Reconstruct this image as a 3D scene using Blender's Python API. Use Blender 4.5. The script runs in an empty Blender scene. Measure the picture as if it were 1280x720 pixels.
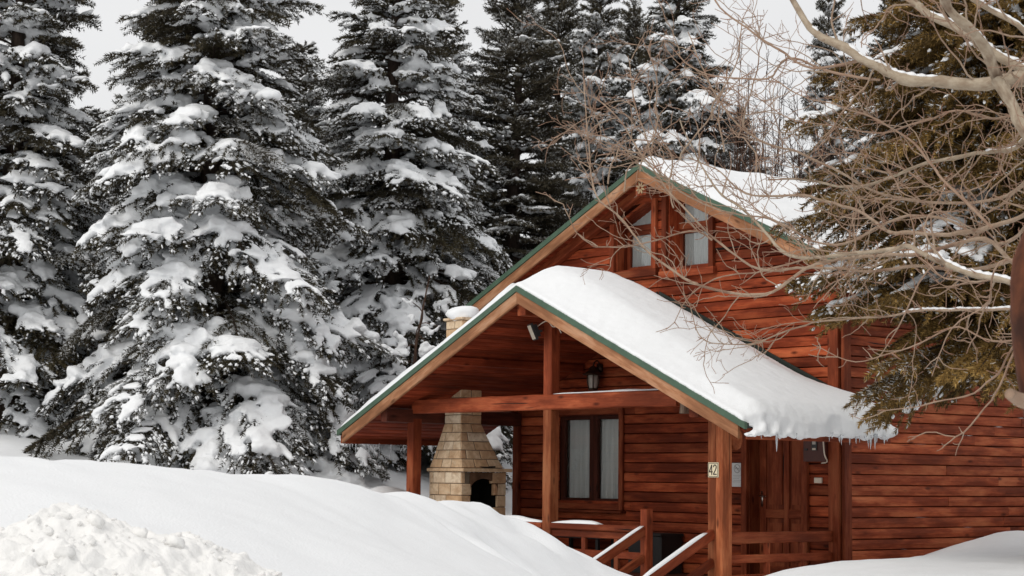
import bpy, math, random
import numpy as np
from mathutils import Vector, Matrix
rs = np.random.RandomState(7)
random.seed(7)
S = bpy.context.scene
COL = S.collection

# ------------------------------------------------------------------ camera model (lens, heading and eye height)
CX = np.array([640., 360.])
_v1 = np.array([-1300., 572.]); _v2 = np.array([3440., 628.])
F = math.sqrt(-np.dot(_v1 - CX, _v2 - CX))
_d1 = np.array([*(_v1 - CX), F]); _d2 = np.array([*(_v2 - CX), F])
AX = -_d1 / np.linalg.norm(_d1)
AY = _d2 / np.linalg.norm(_d2)
AY = AY - AX * np.dot(AX, AY); AY /= np.linalg.norm(AY)
AZ = np.cross(AX, AY)
ROT = np.array([AX, AY, AZ])
EYE = np.array([15.419, -16.105, 1.293])

def W(px, py, d):
    """world point at depth d metres along the view through a spot measured in the photograph"""
    return EYE + ROT @ np.array([px - CX[0], py - CX[1], F]) * (d / F)

# ------------------------------------------------------------------ numeric helpers
def _hash(ix, iy, iz, seed):
    h = (ix.astype(np.int64) * 374761393 + iy.astype(np.int64) * 668265263 + iz.astype(np.int64) * 2147483647 + seed * 974711) & 0x7fffffff
    h = ((h ^ (h >> 13)) * 1274126177) & 0x7fffffff
    h = h ^ (h >> 16)
    return (h & 0xffff) / 32767.5 - 1.0

def vnoise(P, scale=1.0, seed=0):
    P = np.asarray(P, float) * scale
    i = np.floor(P); f = P - i
    u = f * f * f * (f * (f * 6 - 15) + 10)
    i = i.astype(np.int64)
    r = 0
    for dx in (0, 1):
        for dy in (0, 1):
            for dz in (0, 1):
                w = (u[:, 0] if dx else 1 - u[:, 0]) * (u[:, 1] if dy else 1 - u[:, 1]) * (u[:, 2] if dz else 1 - u[:, 2])
                r = r + w * _hash(i[:, 0] + dx, i[:, 1] + dy, i[:, 2] + dz, seed)
    return r

def fbm(P, scale, octaves=4, seed=0, gain=0.5, billow=False):
    a, s, r = 1.0, scale, 0
    for k in range(octaves):
        n = vnoise(P, s, seed + k * 17)
        if billow: n = 1 - 2 * np.abs(n)
        r = r + a * n
        a *= gain; s *= 2.03
    return r

def smooth(a, b, x):
    t = np.clip((x - a) / (b - a), 0, 1)
    return t * t * (3 - 2 * t)

def unit(v):
    v = np.asarray(v, float)
    return v / (np.linalg.norm(v) + 1e-12)

def spline(pts, n):
    """Catmull-Rom through pts, n samples, evenly in arc length"""
    P = np.asarray(pts, float)
    if len(P) == 2:
        t = np.linspace(0, 1, n)[:, None]
        return P[0] * (1 - t) + P[1] * t
    Q = np.vstack([2 * P[0] - P[1], P, 2 * P[-1] - P[-2]])
    out = []
    for i in range(1, len(Q) - 2):
        t = np.linspace(0, 1, 12, endpoint=False)[:, None]
        a, b, c, d = Q[i - 1], Q[i], Q[i + 1], Q[i + 2]
        out.append(0.5 * (2 * b + (c - a) * t + (2 * a - 5 * b + 4 * c - d) * t**2 + (3 * b - a - 3 * c + d) * t**3))
    out = np.vstack(out + [P[-1:]])
    L = np.r_[0, np.cumsum(np.linalg.norm(np.diff(out[:, :3], axis=0), axis=1))]
    s = np.linspace(0, L[-1], n)
    return np.stack([np.interp(s, L, out[:, k]) for k in range(out.shape[1])], 1)

# ------------------------------------------------------------------ mesh collector
class MB:
    def __init__(self):
        self.v = []; self.f3 = []; self.f4 = []; self.fn = []; self.g = []; self.t = []; self.n = 0
    def add(self, V, f3=None, f4=None, fn=None, g=None, tint=0.5):
        V = np.asarray(V, float)
        self.v.append(V)
        self.g.append(V if g is None else np.asarray(g, float))
        self.t.append(np.full(len(V), tint) if np.isscalar(tint) else np.asarray(tint, float))
        if f3 is not None and len(f3): self.f3.append(np.asarray(f3, np.int64) + self.n)
        if f4 is not None and len(f4): self.f4.append(np.asarray(f4, np.int64) + self.n)
        if fn is not None:
            for q in fn: self.fn.append([i + self.n for i in q])
        self.n += len(V)
    def mesh(self, name, mat, flat=True):
        me = bpy.data.meshes.new(name)
        V = np.vstack(self.v)
        loops = []; counts = []
        for A, k in ((self.f3, 3), (self.f4, 4)):
            for a in A:
                loops.append(a.ravel()); counts.append(np.full(len(a), k))
        for q in self.fn:
            loops.append(np.array(q)); counts.append(np.array([len(q)]))
        loops = np.concatenate(loops); counts = np.concatenate(counts)
        starts = np.r_[0, np.cumsum(counts)[:-1]]
        me.vertices.add(len(V)); me.vertices.foreach_set('co', V.ravel().astype(np.float32))
        me.loops.add(len(loops)); me.loops.foreach_set('vertex_index', loops.astype(np.int32))
        me.polygons.add(len(counts)); me.polygons.foreach_set('loop_start', starts.astype(np.int32))
        me.polygons.foreach_set('use_smooth', np.full(len(counts), not flat))
        me.update(calc_edges=True)
        at = me.attributes.new('g', 'FLOAT_VECTOR', 'POINT'); at.data.foreach_set('vector', np.vstack(self.g).ravel().astype(np.float32))
        at = me.attributes.new('tint', 'FLOAT', 'POINT'); at.data.foreach_set('value', np.concatenate(self.t).astype(np.float32))
        if mat: me.materials.append(mat)
        me.validate(verbose=False)
        return me
    def build(self, name, mat, parent=None, flat=True, label=None):
        o = bpy.data.objects.new(name, self.mesh(name, mat, flat))
        COL.objects.link(o)
        if parent: o.parent = parent
        if parent and parent.type == 'EMPTY':
            o.matrix_parent_inverse = Matrix.Translation(parent.location).inverted()
        if label: o['label'] = label
        return o

def tag(o, label, cat, group=None, kind=None):
    o['label'] = label; o['category'] = cat
    if group: o['group'] = group
    if kind: o['kind'] = kind
    return o

def empty(name, loc=(0, 0, 0)):
    o = bpy.data.objects.new(name, None); COL.objects.link(o); o.location = Vector(loc); o.empty_display_size = .2
    return o

# ------------------------------------------------------------------ shapes
def beam(mb, p0, p1, a, wa, wb, ch=.010, n=1, rough=0.0, tint=None, ends=None):
    """a timber from p0 to p1; a = direction of its width wa, wb its other size; chamfered edges"""
    p0 = np.asarray(p0, float); p1 = np.asarray(p1, float)
    d = unit(p1 - p0); a = unit(np.asarray(a, float) - d * np.dot(a, d)); b = np.cross(d, a)
    L = np.linalg.norm(p1 - p0)
    hx, hy = wa / 2, wb / 2
    ch = min(ch, hx * .6, hy * .6)
    prof = [(-hx + ch, -hy), (hx - ch, -hy), (hx, -hy + ch), (hx, hy - ch), (hx - ch, hy), (-hx + ch, hy), (-hx, hy - ch), (-hx, -hy + ch)]
    prof = np.array(prof)
    V = []; G = []
    off = rs.uniform(-50, 50, 3)
    for k in range(n + 1):
        s = k / n
        c = p0 * (1 - s) + p1 * s
        j = rs.normal(0, rough, prof.shape) if rough else 0
        q = prof + j
        if ends:
            sh = ends[0] if k == 0 else (ends[1] if k == n else 0)
        else: sh = 0
        for (x, y) in q:
            V.append(c + a * x + b * y + d * sh * y); G.append((L * s, x, y))
    G = np.array(G) + off
    f4 = []
    for k in range(n):
        for i in range(8):
            j = (i + 1) % 8
            f4.append((k * 8 + i, k * 8 + j, (k + 1) * 8 + j, (k + 1) * 8 + i))
    fn = [list(range(7, -1, -1)), [n * 8 + i for i in range(8)]]
    mb.add(V, f4=f4, fn=fn, g=G, tint=rs.uniform(0, 1) if tint is None else tint)

def box(mb, lo, hi, ch=.006, tint=None, axis=0):
    lo = np.array(lo, float); hi = np.array(hi, float); c = (lo + hi) / 2; s = hi - lo
    e = np.eye(3); o = [(1, 2), (2, 0), (0, 1)][axis]
    p0 = c - e[axis] * s[axis] / 2; p1 = c + e[axis] * s[axis] / 2
    beam(mb, p0, p1, e[o[0]], s[o[0]], s[o[1]], ch, tint=tint)

def prism(mb, poly, axis_vec, tint=None, g=None):
    """closed prism from a 3-D polygon pushed along axis_vec"""
    P = np.asarray(poly, float); n = len(P); V = np.vstack([P, P + np.asarray(axis_vec, float)])
    fn = [list(range(n - 1, -1, -1)), list(range(n, 2 * n))]
    f4 = [(i, (i + 1) % n, n + (i + 1) % n, n + i) for i in range(n)]
    mb.add(V, f4=f4, fn=fn, tint=rs.uniform(0, 1) if tint is None else tint, g=V + rs.uniform(-30, 30, 3) if g is None else g)

def tube(mb, pts, rad, sides=6, tint=.5, cap=True):
    P = np.asarray(pts, float); n = len(P)
    rad = np.full(n, rad) if np.isscalar(rad) else np.asarray(rad, float)
    T = np.gradient(P, axis=0); T /= np.linalg.norm(T, axis=1)[:, None] + 1e-12
    up = np.array([0, 0, 1.]) if abs(T[:, 2]).mean() < .8 else np.array([1., 0, 0])
    A = np.cross(T, up); A /= np.linalg.norm(A, axis=1)[:, None] + 1e-9
    B = np.cross(T, A)
    th = np.linspace(0, 2 * np.pi, sides, endpoint=False)
    V = P[:, None] + rad[:, None, None] * (A[:, None] * np.cos(th)[None, :, None] + B[:, None] * np.sin(th)[None, :, None])
    V = V.reshape(-1, 3)
    i = np.arange(sides); j = (i + 1) % sides
    f4 = np.concatenate([np.stack([k * sides + i, k * sides + j, (k + 1) * sides + j, (k + 1) * sides + i], 1) for k in range(n - 1)])
    s = np.r_[0, np.cumsum(np.linalg.norm(np.diff(P, axis=0), axis=1))]
    G = np.stack([np.repeat(s, sides), np.tile(np.cos(th), n) * np.repeat(rad, sides), np.tile(np.sin(th), n) * np.repeat(rad, sides)], 1) + rs.uniform(-20, 20, 3)
    fn = [list(range(sides)), [(n - 1) * sides + q for q in range(sides)][::-1]] if cap else None
    mb.add(V, f4=f4, fn=fn, g=G, tint=tint)

def ico(sub):
    import bmesh
    bm = bmesh.new(); bmesh.ops.create_icosphere(bm, subdivisions=sub, radius=1)
    V = np.array([v.co[:] for v in bm.verts]); f = np.array([[v.index for v in q.verts] for q in bm.faces]); bm.free()
    return V, f
ICO = {k: ico(k) for k in (1, 2, 3)}

def lumps(mb, C, A, rad, sub=1, rough=.25, nf=2.2, seed=0):
    """noisy ellipsoids. C (n,3) centres, A (n,3) long axes (unit), rad (n,3) radii along long / across / up"""
    C = np.asarray(C, float); n = len(C)
    if n == 0: return
    A = np.asarray(A, float); rad = np.asarray(rad, float)
    A = A / (np.linalg.norm(A, axis=1)[:, None] + 1e-9)
    Bx = np.cross(np.array([0, 0, 1.]), A); Bx /= np.linalg.norm(Bx, axis=1)[:, None] + 1e-9
    U = np.cross(A, Bx)
    V0, f0 = ICO[sub]
    m = len(V0)
    N = vnoise((V0[None] * nf + (np.arange(n) * 13.7)[:, None, None] % 997).reshape(-1, 3), 1.0, seed).reshape(n, m, 1)
    Q = V0[None] * (1 + rough * N)
    V = C[:, None] + A[:, None] * (Q[..., 0:1] * rad[:, None, 0:1]) + Bx[:, None] * (Q[..., 1:2] * rad[:, None, 1:2]) + U[:, None] * (Q[..., 2:3] * rad[:, None, 2:3])
    fs = (f0[None] + (np.arange(n) * m)[:, None, None]).reshape(-1, 3)
    mb.add(V.reshape(-1, 3), f3=fs)

# ------------------------------------------------------------------ materials
def new_mat(name):
    m = bpy.data.materials.new(name); m.use_nodes = True
    nt = m.node_tree
    b = nt.nodes['Principled BSDF']
    return m, nt, b

def node(nt, typ, **kw):
    n = nt.nodes.new(typ)
    for k, v in kw.items():
        if k in n.inputs.keys() if hasattr(n.inputs, 'keys') else False: n.inputs[k].default_value = v
        else: setattr(n, k, v)
    return n

def attr(nt, name):
    n = nt.nodes.new('ShaderNodeAttribute'); n.attribute_name = name; return n

def mixc(nt, fac, a, b, mode='MIX'):
    n = nt.nodes.new('ShaderNodeMix'); n.data_type = 'RGBA'; n.blend_type = mode
    for k, x in ((0, fac), (6, a), (7, b)):
        if isinstance(x, (int, float)): n.inputs[k].default_value = x
        elif isinstance(x, tuple): n.inputs[k].default_value = (*x, 1) if len(x) == 3 else x
        else: nt.links.new(x, n.inputs[k])
    return n.outputs[2]

def mapv(nt, vec, scale):
    n = nt.nodes.new('ShaderNodeMapping'); n.inputs['Scale'].default_value = scale
    nt.links.new(vec, n.inputs['Vector']); return n.outputs[0]

def noise(nt, vec, scale=1.0, detail=4, rough=.55, dist=0):
    n = nt.nodes.new('ShaderNodeTexNoise'); n.inputs['Scale'].default_value = scale; n.inputs['Detail'].default_value = detail
    n.inputs['Roughness'].default_value = rough; n.inputs['Distortion'].default_value = dist
    nt.links.new(vec, n.inputs['Vector']); return n.outputs['Fac']

def ramp(nt, fac, stops):
    n = nt.nodes.new('ShaderNodeValToRGB')
    e = n.color_ramp.elements
    while len(e) < len(stops): e.new(.5)
    for q, (p, c) in zip(e, stops):
        q.position = p; q.color = (c, c, c, 1) if isinstance(c, (int, float)) else (*c, 1)
    nt.links.new(fac, n.inputs[0]); return n.outputs[0]

def bump(nt, b, h, strength, dist=.01):
    n = nt.nodes.new('ShaderNodeBump'); n.inputs['Strength'].default_value = strength; n.inputs['Distance'].default_value = dist
    nt.links.new(h, n.inputs['Height']); nt.links.new(n.outputs[0], b.inputs['Normal'])

def wood(name, light, dark, rough=.62, worn=None, wear=.0):
    m, nt, b = new_mat(name)
    g = attr(nt, 'g').outputs['Vector']; t = attr(nt, 'tint').outputs['Fac']
    grain = noise(nt, mapv(nt, g, (1.6, 26, 26)), 1, 5, .6, .4)
    fine = noise(nt, mapv(nt, g, (5, 110, 110)), 1, 3, .6)
    blot = noise(nt, mapv(nt, g, (.9, 3.2, 3.2)), 1.3, 4, .6)
    c = mixc(nt, ramp(nt, grain, [(.3, 0.), (.72, 1.)]), dark, light)
    c = mixc(nt, ramp(nt, fine, [(.35, .45), (.6, 0.)]), c, tuple(x * .55 for x in dark))
    c = mixc(nt, ramp(nt, blot, [(.38, .7), (.56, 0.)]), c, tuple(x * .5 for x in dark))
    if worn: c = mixc(nt, ramp(nt, blot, [(.52, 0.), (.75, wear)]), c, worn)
    # knots
    v = nt.nodes.new('ShaderNodeTexVoronoi'); v.inputs['Scale'].default_value = 1
    nt.links.new(mapv(nt, g, (2.0, 5.5, 5.5)), v.inputs['Vector'])
    c = mixc(nt, ramp(nt, v.outputs['Distance'], [(.06, .85), (.16, 0.)]), c, tuple(x * .28 for x in dark))
    # drying cracks
    cr = noise(nt, mapv(nt, g, (.55, 17, 17)), 1, 2, .5, .25)
    crm = ramp(nt, cr, [(.255, 1.), (.285, 0.)])
    c = mixc(nt, crm, c, (.012, .006, .004))
    # per-board tone
    tone = ramp(nt, t, [(0., .62), (1., 1.28)])
    c = mixc(nt, 1.0, c, tone, 'MULTIPLY')
    nt.links.new(c, b.inputs['Base Color'])
    r = ramp(nt, grain, [(.2, rough + .14), (.8, rough - .1)])
    nt.links.new(r, b.inputs['Roughness'])
    b.inputs['Specular IOR Level'].default_value = .13
    bump(nt, b, mixc(nt, crm, grain, (0., 0., 0.)), .5, .005)
    return m

M = {}
M['siding'] = wood('red stained siding', (.46, .088, .030), (.185, .030, .011), worn=(.54, .15, .058), wear=.65)
M['side_siding'] = wood('lighter red siding', (.50, .118, .044), (.22, .039, .015), worn=(.58, .20, .085), wear=.7)  # lighter and more orange than the front siding
M['timber'] = wood('red stained timber', (.38, .088, .034), (.20, .037, .014), worn=(.48, .16, .068), wear=.55)
M['honey'] = wood('honey stained timber', (.47, .148, .058), (.26, .064, .024), worn=(.56, .24, .11), wear=.6)
M['rake'] = wood('tan rake board', (.50, .25, .13), (.36, .155, .075), worn=(.58, .37, .24), wear=.75)
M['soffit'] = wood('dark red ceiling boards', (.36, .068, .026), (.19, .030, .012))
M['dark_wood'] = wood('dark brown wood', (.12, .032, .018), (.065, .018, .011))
M['grey_wood'] = wood('weathered grey end grain', (.36, .27, .20), (.16, .10, .07))

def snow_mat(name, fine=60, strength=.25, col=(.86, .875, .89), coarse=9, clump=False):
    m, nt, b = new_mat(name)
    tc = nt.nodes.new('ShaderNodeTexCoord').outputs['Object']
    n1 = noise(nt, tc, coarse, 5, .6); n2 = noise(nt, tc, fine, 3, .6)
    c = mixc(nt, ramp(nt, n1, [(.3, 1.), (.7, 0.)]), col, tuple(x * .965 for x in col))
    nt.links.new(c, b.inputs['Base Color'])
    b.inputs['Roughness'].default_value = .75; b.inputs['Specular IOR Level'].default_value = .2
    h = nt.nodes.new('ShaderNodeMath'); h.operation = 'ADD'
    nt.links.new(n1, h.inputs[0]); nt.links.new(n2, h.inputs[1])
    bump(nt, b, h.outputs[0], strength, .02)
    return m
M['snow'] = snow_mat('packed snow', 60, .30, coarse=5)
M['roof_snow'] = snow_mat('roof snow', 55, .22, coarse=5)
M['tree_snow'] = snow_mat('snow on boughs', 30, .45, coarse=9)
M['pile_snow'] = snow_mat('ploughed snow', 90, .3, col=(.87, .865, .85), coarse=30)

def plain(name, col, rough=.5, metal=0, spec=.5, nscale=None, namt=.25):
    m, nt, b = new_mat(name)
    b.inputs['Base Color'].default_value = (*col, 1); b.inputs['Roughness'].default_value = rough
    b.inputs['Metallic'].default_value = metal; b.inputs['Specular IOR Level'].default_value = spec
    if nscale:
        tc = nt.nodes.new('ShaderNodeTexCoord').outputs['Object']
        n = noise(nt, tc, nscale, 5, .6)
        c = mixc(nt, ramp(nt, n, [(.3, namt), (.7, 0.)]), col, tuple(x * .45 for x in col))
        nt.links.new(c, b.inputs['Base Color'])
    return m
M['green'] = plain('green painted sheet metal', (.070, .125, .080), .5, 0, .4, 6, .5)
M['dkgreen'] = plain('dark green flashing', (.020, .030, .024), .5, 0, .4, 6, .4)
M['black'] = plain('black painted metal', (.012, .011, .011), .45, .0, .5)
M['soot'] = plain('soot', (.008, .007, .006), .95, 0, .1)
M['brass'] = plain('brushed steel', (.6, .56, .5), .3, 1, .5)
M['paper'] = plain('laminated paper', (.66, .66, .65), .35)
M['ink'] = plain('grey print', (.30, .29, .29), .7)
M['plate'] = plain('cream enamel plate', (.78, .68, .47), .4)
M['digit'] = plain('dark brown enamel', (.03, .018, .012), .5)
M['cream'] = plain('cream plastic', (.72, .62, .50), .5)
M['meter'] = plain('brown painted meter box', (.085, .020, .012), .5, 0, .4, 12, .4)
M['rosette'] = plain('cream paint', (.38, .27, .15), .7)
M['mortar'] = plain('dark mortar', (.20, .155, .11), .9, 0, .1, 40, .4)
M['lamp_glass'] = plain('frosted lamp glass', (.40, .36, .31), .12)
M['flood_lens'] = plain('floodlight lens', (.72, .66, .54), .12, 0, .6)
M['bronze'] = plain('bronzed lamp metal', (.05, .026, .016), .4, .5)
M['bag'] = plain('black plastic crate', (.010, .009, .009), .6)

def stone_mat():
    m, nt, b = new_mat('yellow stone blocks')
    g = attr(nt, 'g').outputs['Vector']; t = attr(nt, 'tint').outputs['Fac']
    n = noise(nt, g, 9, 6, .65, .6); n2 = noise(nt, mapv(nt, g, (3, 3, 9)), 1.5, 4, .6, 1.)
    c = ramp(nt, t, [(0., (.46, .25, .135)), (.35, (.62, .42, .25)), (.7, (.72, .55, .37)), (1., (.78, .66, .50))])
    c = mixc(nt, ramp(nt, n, [(.35, .55), (.6, 0.)]), c, (.30, .155, .07))
    c = mixc(nt, ramp(nt, n2, [(.55, 0.), (.75, .5)]), c, (.66, .57, .42))
    nt.links.new(c, b.inputs['Base Color']); b.inputs['Roughness'].default_value = .85
    b.inputs['Specular IOR Level'].default_value = .2
    bump(nt, b, n, .6, .012)
    return m
M['stone'] = stone_mat()
M['sooty_stone'] = plain('smoke stained stone', (.17, .095, .055), .9, 0, .1, 7, .95)

def glass_mat():
    m = bpy.data.materials.new('window glass'); m.use_nodes = True; nt = m.node_tree
    nt.nodes.remove(nt.nodes['Principled BSDF'])
    tr = nt.nodes.new('ShaderNodeBsdfTransparent'); gl = nt.nodes.new('ShaderNodeBsdfGlossy'); gl.inputs['Roughness'].default_value = .01
    tr.inputs['Color'].default_value = (.93, .95, .95, 1)
    fr = nt.nodes.new('ShaderNodeFresnel'); fr.inputs['IOR'].default_value = 2.0
    mx = nt.nodes.new('ShaderNodeMixShader')
    nt.links.new(fr.outputs[0], mx.inputs[0]); nt.links.new(tr.outputs[0], mx.inputs[1]); nt.links.new(gl.outputs[0], mx.inputs[2])
    nt.links.new(mx.outputs[0], nt.nodes['Material Output'].inputs['Surface'])
    return m
M['glass'] = glass_mat()

def curtain_mat():
    m, nt, b = new_mat('net curtain')
    g = attr(nt, 'g').outputs['Vector']
    n = noise(nt, mapv(nt, g, (60, 60, 2)), 1, 3)
    c = mixc(nt, n, (.74, .73, .70), (.86, .86, .84))
    nt.links.new(c, b.inputs['Base Color']); b.inputs['Roughness'].default_value = .9
    return m
M['curtain'] = curtain_mat()

def ice_mat():
    m, nt, b = new_mat('icicle ice')
    b.inputs['Base Color'].default_value = (.82, .85, .88, 1); b.inputs['Roughness'].default_value = .12
    b.inputs['Transmission Weight'].default_value = .6; b.inputs['IOR'].default_value = 1.31
    return m
M['ice'] = ice_mat()

def needle_mat(name, stops):
    m, nt, b = new_mat(name)
    t = attr(nt, 'tint').outputs['Fac']
    c = ramp(nt, t, stops)
    nt.links.new(c, b.inputs['Base Color']); b.inputs['Roughness'].default_value = .65; b.inputs['Specular IOR Level'].default_value = .2
    return m
# tint below .9: needle colour; above .9 a needle rimed with snow
M['needle'] = needle_mat('dark spruce needles', [(0., (.026, .021, .014)), (.45, (.050, .042, .024)), (.8, (.085, .070, .038)), (.88, (.11, .092, .05)), (.91, (.42, .42, .41)), (1., (.70, .71, .72))])
M['needle_pale'] = needle_mat('olive spruce needles', [(0., (.034, .028, .019)), (.5, (.066, .056, .036)), (.86, (.125, .105, .066)), (.91, (.38, .38, .36)), (1., (.62, .62, .61))])
M['needle_brown'] = needle_mat('yellowing spruce needles', [(0., (.055, .034, .012)), (.45, (.20, .122, .036)), (.8, (.42, .26, .08)), (.89, (.50, .33, .12)), (.92, (.5, .5, .48)), (1., (.74, .74, .74))])

def bark_mat(name, a, b_, c_, sc=(6, 30, 30), tipcol=None):
    m, nt, b = new_mat(name)
    g = attr(nt, 'g').outputs['Vector']
    n = noise(nt, mapv(nt, g, sc), 1, 5, .65, .5); n2 = noise(nt, mapv(nt, g, (3, 5, 5)), 1.5, 3)
    c = mixc(nt, ramp(nt, n, [(.35, 0.), (.65, 1.)]), a, b_)
    c = mixc(nt, ramp(nt, n2, [(.55, 0.), (.68, .8)]), c, c_)
    if tipcol:
        t = attr(nt, 'tint').outputs['Fac']; c = mixc(nt, t, c, tipcol)
    nt.links.new(c, b.inputs['Base Color']); b.inputs['Roughness'].default_value = .85; b.inputs['Specular IOR Level'].default_value = .2
    bump(nt, b, n, .5, .01)
    return m
M['spruce_bark'] = bark_mat('spruce bark', (.035, .024, .018), (.075, .052, .040), (.02, .014, .011))
M['pale_bark'] = bark_mat('pale aspen bark', (.44, .37, .28), (.29, .22, .155), (.12, .07, .045), (14, 26, 26), tipcol=(.31, .18, .125))
M['red_bark'] = bark_mat('stripped reddish bark', (.15, .052, .026), (.05, .020, .013), (.02, .01, .008), (5, 18, 18))
M['twig'] = bark_mat('brown twigs', (.11, .065, .045), (.07, .04, .03), (.05, .03, .022))

# ------------------------------------------------------------------ ground
def build_ground():
    pts = []
    def P(px, py, d): pts.append(W(px, py, d))
    # long snow bank in front of the cabin
    crest = [(-260, 562, 8.6), (-100, 566, 9), (0, 572, 9.5), (130, 578, 10), (220, 580, 10.8), (300, 584, 11.5), (380, 586, 12.2), (450, 586, 13), (530, 601, 14.5), (590, 626, 15.6), (640, 650, 16.2), (680, 672, 16.6), (720, 691, 17), (755, 703, 17.3), (790, 723, 17.5), (870, 748, 17.5)]
    for c in crest: P(*c)
    for px, py, d in [(-200, 720, 5.6), (0, 735, 6.3), (150, 732, 6.6), (300, 720, 7.4), (450, 720, 8.6), (600, 730, 11), (690, 752, 14), (790, 765, 15.5), (900, 765, 16.5), (150, 655, 8.0), (300, 650, 9.0), (450, 660, 10.6), (560, 672, 12.8), (640, 690, 14.8)]: P(px, py, d)
    for (px, py, d) in crest[2:10]:        # far side of the bank falls away
        q = W(px, py, d + 2.2); q[2] -= .34; pts.append(q)
    for px, py, d in [(950, 723, 19.5), (985, 708, 20), (1040, 700, 20.5), (1150, 698, 21.5), (1190, 687, 22), (1240, 676, 22.5), (1280, 649, 23), (1420, 620, 24.5), (1000, 735, 17.5), (1150, 735, 17.5), (1280, 722, 18), (1420, 700, 18)]: P(px, py, d)
    for q in [(15.4, -16.1, -.35), (20, -20, -.3), (10, -22, -.3), (25, -10, -.2), (17, -12, -.3), (12, -13.5, .35), (13.5, -10, -.25), (9, -7, -.2),
              (-.7, -.9, -.32), (-.7, -2.2, -.28), (1.4, -2.5, -.2), (-.7, -4.5, -.2), (-3, -1.2, -.05), (-5, -1.2, .15), (-3, 1.2, -.6), (-3, 6, -.5), (-1, 4, -.4), (-5.5, 5, -.4),
              (-7.6, -.2, .55), (-7.9, 2.4, .62), (-9.6, 4.5, 1.0), (-8.5, 8, 1.2), (2.2, 4, .35), (2.5, 9, .7), (6, 3, .3), (8, 10, .8), (0, 14, 1.3), (-6, 14, 1.7)]: pts.append(np.array(q, float))
    for px, py, d in [(430, 577, 30), (470, 585, 27.5), (265, 577, 30), (200, 573, 30), (330, 582, 30), (20, 532, 30), (100, 552, 31.5), (-120, 520, 31), (480, 563, 34), (100, 533, 45), (300, 540, 45), (520, 545, 45), (640, 545, 46), (900, 545, 50)]: P(px, py, d)
    for a in np.linspace(0, 2 * np.pi, 10, endpoint=False):
        for r, z in ((75, 3.2), (150, 5.0)):
            x, y = -5 + r * math.cos(a), 5 + r * math.sin(a)
            pts.append(np.array([x, y, z if (y > -20 or x < -10) else z * .15]))
    C = np.array(pts)
    n = len(C)
    def ker(d): return d  # biharmonic-like, mild
    D = np.linalg.norm(C[:, None, :2] - C[None, :, :2], axis=2)
    Amat = np.zeros((n + 3, n + 3)); Amat[:n, :n] = -ker(D) - np.eye(n) * .02
    Amat[:n, n] = 1; Amat[:n, n + 1:] = C[:, :2]; Amat[n, :n] = 1; Amat[n + 1:, :n] = C[:, :2].T
    sol = np.linalg.solve(Amat, np.r_[C[:, 2], 0, 0, 0])
    def axis(c, lo, hi, step):
        core = np.arange(lo, hi, step)
        out = [core]; s = step; x = hi
        a = []
        while x < c + 480: a.append(x); s *= 1.16; x += s
        b = []; s = step; x = lo - step
        while x > c - 480: b.append(x); s *= 1.16; x -= s
        return np.r_[b[::-1], core, a]
    xs = axis(0, -13, 14.5, .10); ys = axis(0, -14.5, 6, .10)
    XX, YY = np.meshgrid(xs, ys); Q = np.stack([XX.ravel(), YY.ravel()], 1)
    z = np.zeros(len(Q))
    for i in range(n):
        z -= sol[i] * ker(np.hypot(Q[:, 0] - C[i, 0], Q[:, 1] - C[i, 1]))
    z += sol[n] + Q @ sol[n + 1:]
    far = np.hypot(Q[:, 0] + 5, Q[:, 1] - 5)
    z = np.where(far > 150, np.minimum(z, 6) , z)
    z = z * (1 - smooth(140, 220, far)) + 5.0 * smooth(140, 220, far)
    # smoothing pass over the fine grid to round the control points
    Z = z.reshape(XX.shape)
    for _ in range(18):
        Zp = np.pad(Z, 1, mode='edge')
        Z = (Zp[1:-1, 1:-1] * 2 + Zp[:-2, 1:-1] + Zp[2:, 1:-1] + Zp[1:-1, :-2] + Zp[1:-1, 2:]) / 6
    z = Z.ravel()
    P3 = np.stack([Q[:, 0], Q[:, 1], np.zeros(len(Q))], 1)
    z = z + .016 * fbm(P3, .7, 4, 3) + .016 * fbm(P3 + 7, 1.5, 2, 33) + .007 * fbm(P3, 4.0, 3, 9)
    z = z + .006 * fbm(P3 * [1, 2.2, 1], 2.2, 3, 61) * smooth(-.2, .5, vnoise(P3, .5, 62))
    # dents left by footprints near the steps
    for (px, py, d) in [(560, 668, 13.2), (590, 690, 13), (620, 668, 15.5), (655, 690, 15.8), (690, 700, 16.5), (640, 712, 14)]:
        q = W(px, py, d); r = np.hypot(Q[:, 0] - q[0], Q[:, 1] - q[1])
        z -= .10 * np.exp(-(r / .20) ** 2); z += .035 * np.exp(-((r - .36) / .15) ** 2)
    inside = (smooth(-6.9, -6.25, Q[:, 0]) * (1 - smooth(.05, .5, Q[:, 0])) * smooth(-.55, -.15, Q[:, 1]) * (1 - smooth(10.0, 10.6, Q[:, 1])))
    z = z * (1 - inside) + np.minimum(z, -.45) * inside
    V = np.stack([Q[:, 0], Q[:, 1], z], 1)
    ny, nx = XX.shape
    idx = np.arange(nx * ny).reshape(ny, nx)
    f4 = np.stack([idx[:-1, :-1].ravel(), idx[:-1, 1:].ravel(), idx[1:, 1:].ravel(), idx[1:, :-1].ravel()], 1)
    mb = MB(); mb.add(V, f4=f4)
    o = mb.build('ground', M['snow'], flat=False)
    tag(o, 'smooth deep snow covering the whole yard with a long bank in front', 'snow ground', kind='structure')
    def height(x, y):
        j = np.clip(np.searchsorted(xs, x) - 1, 0, nx - 2); i = np.clip(np.searchsorted(ys, y) - 1, 0, ny - 2)
        zz = z.reshape(ny, nx)
        u = (x - xs[j]) / (xs[j + 1] - xs[j]); v = (y - ys[i]) / (ys[i + 1] - ys[i])
        return zz[i, j] * (1 - u) * (1 - v) + zz[i, j + 1] * u * (1 - v) + zz[i + 1, j] * (1 - u) * v + zz[i + 1, j + 1] * u * v
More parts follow.
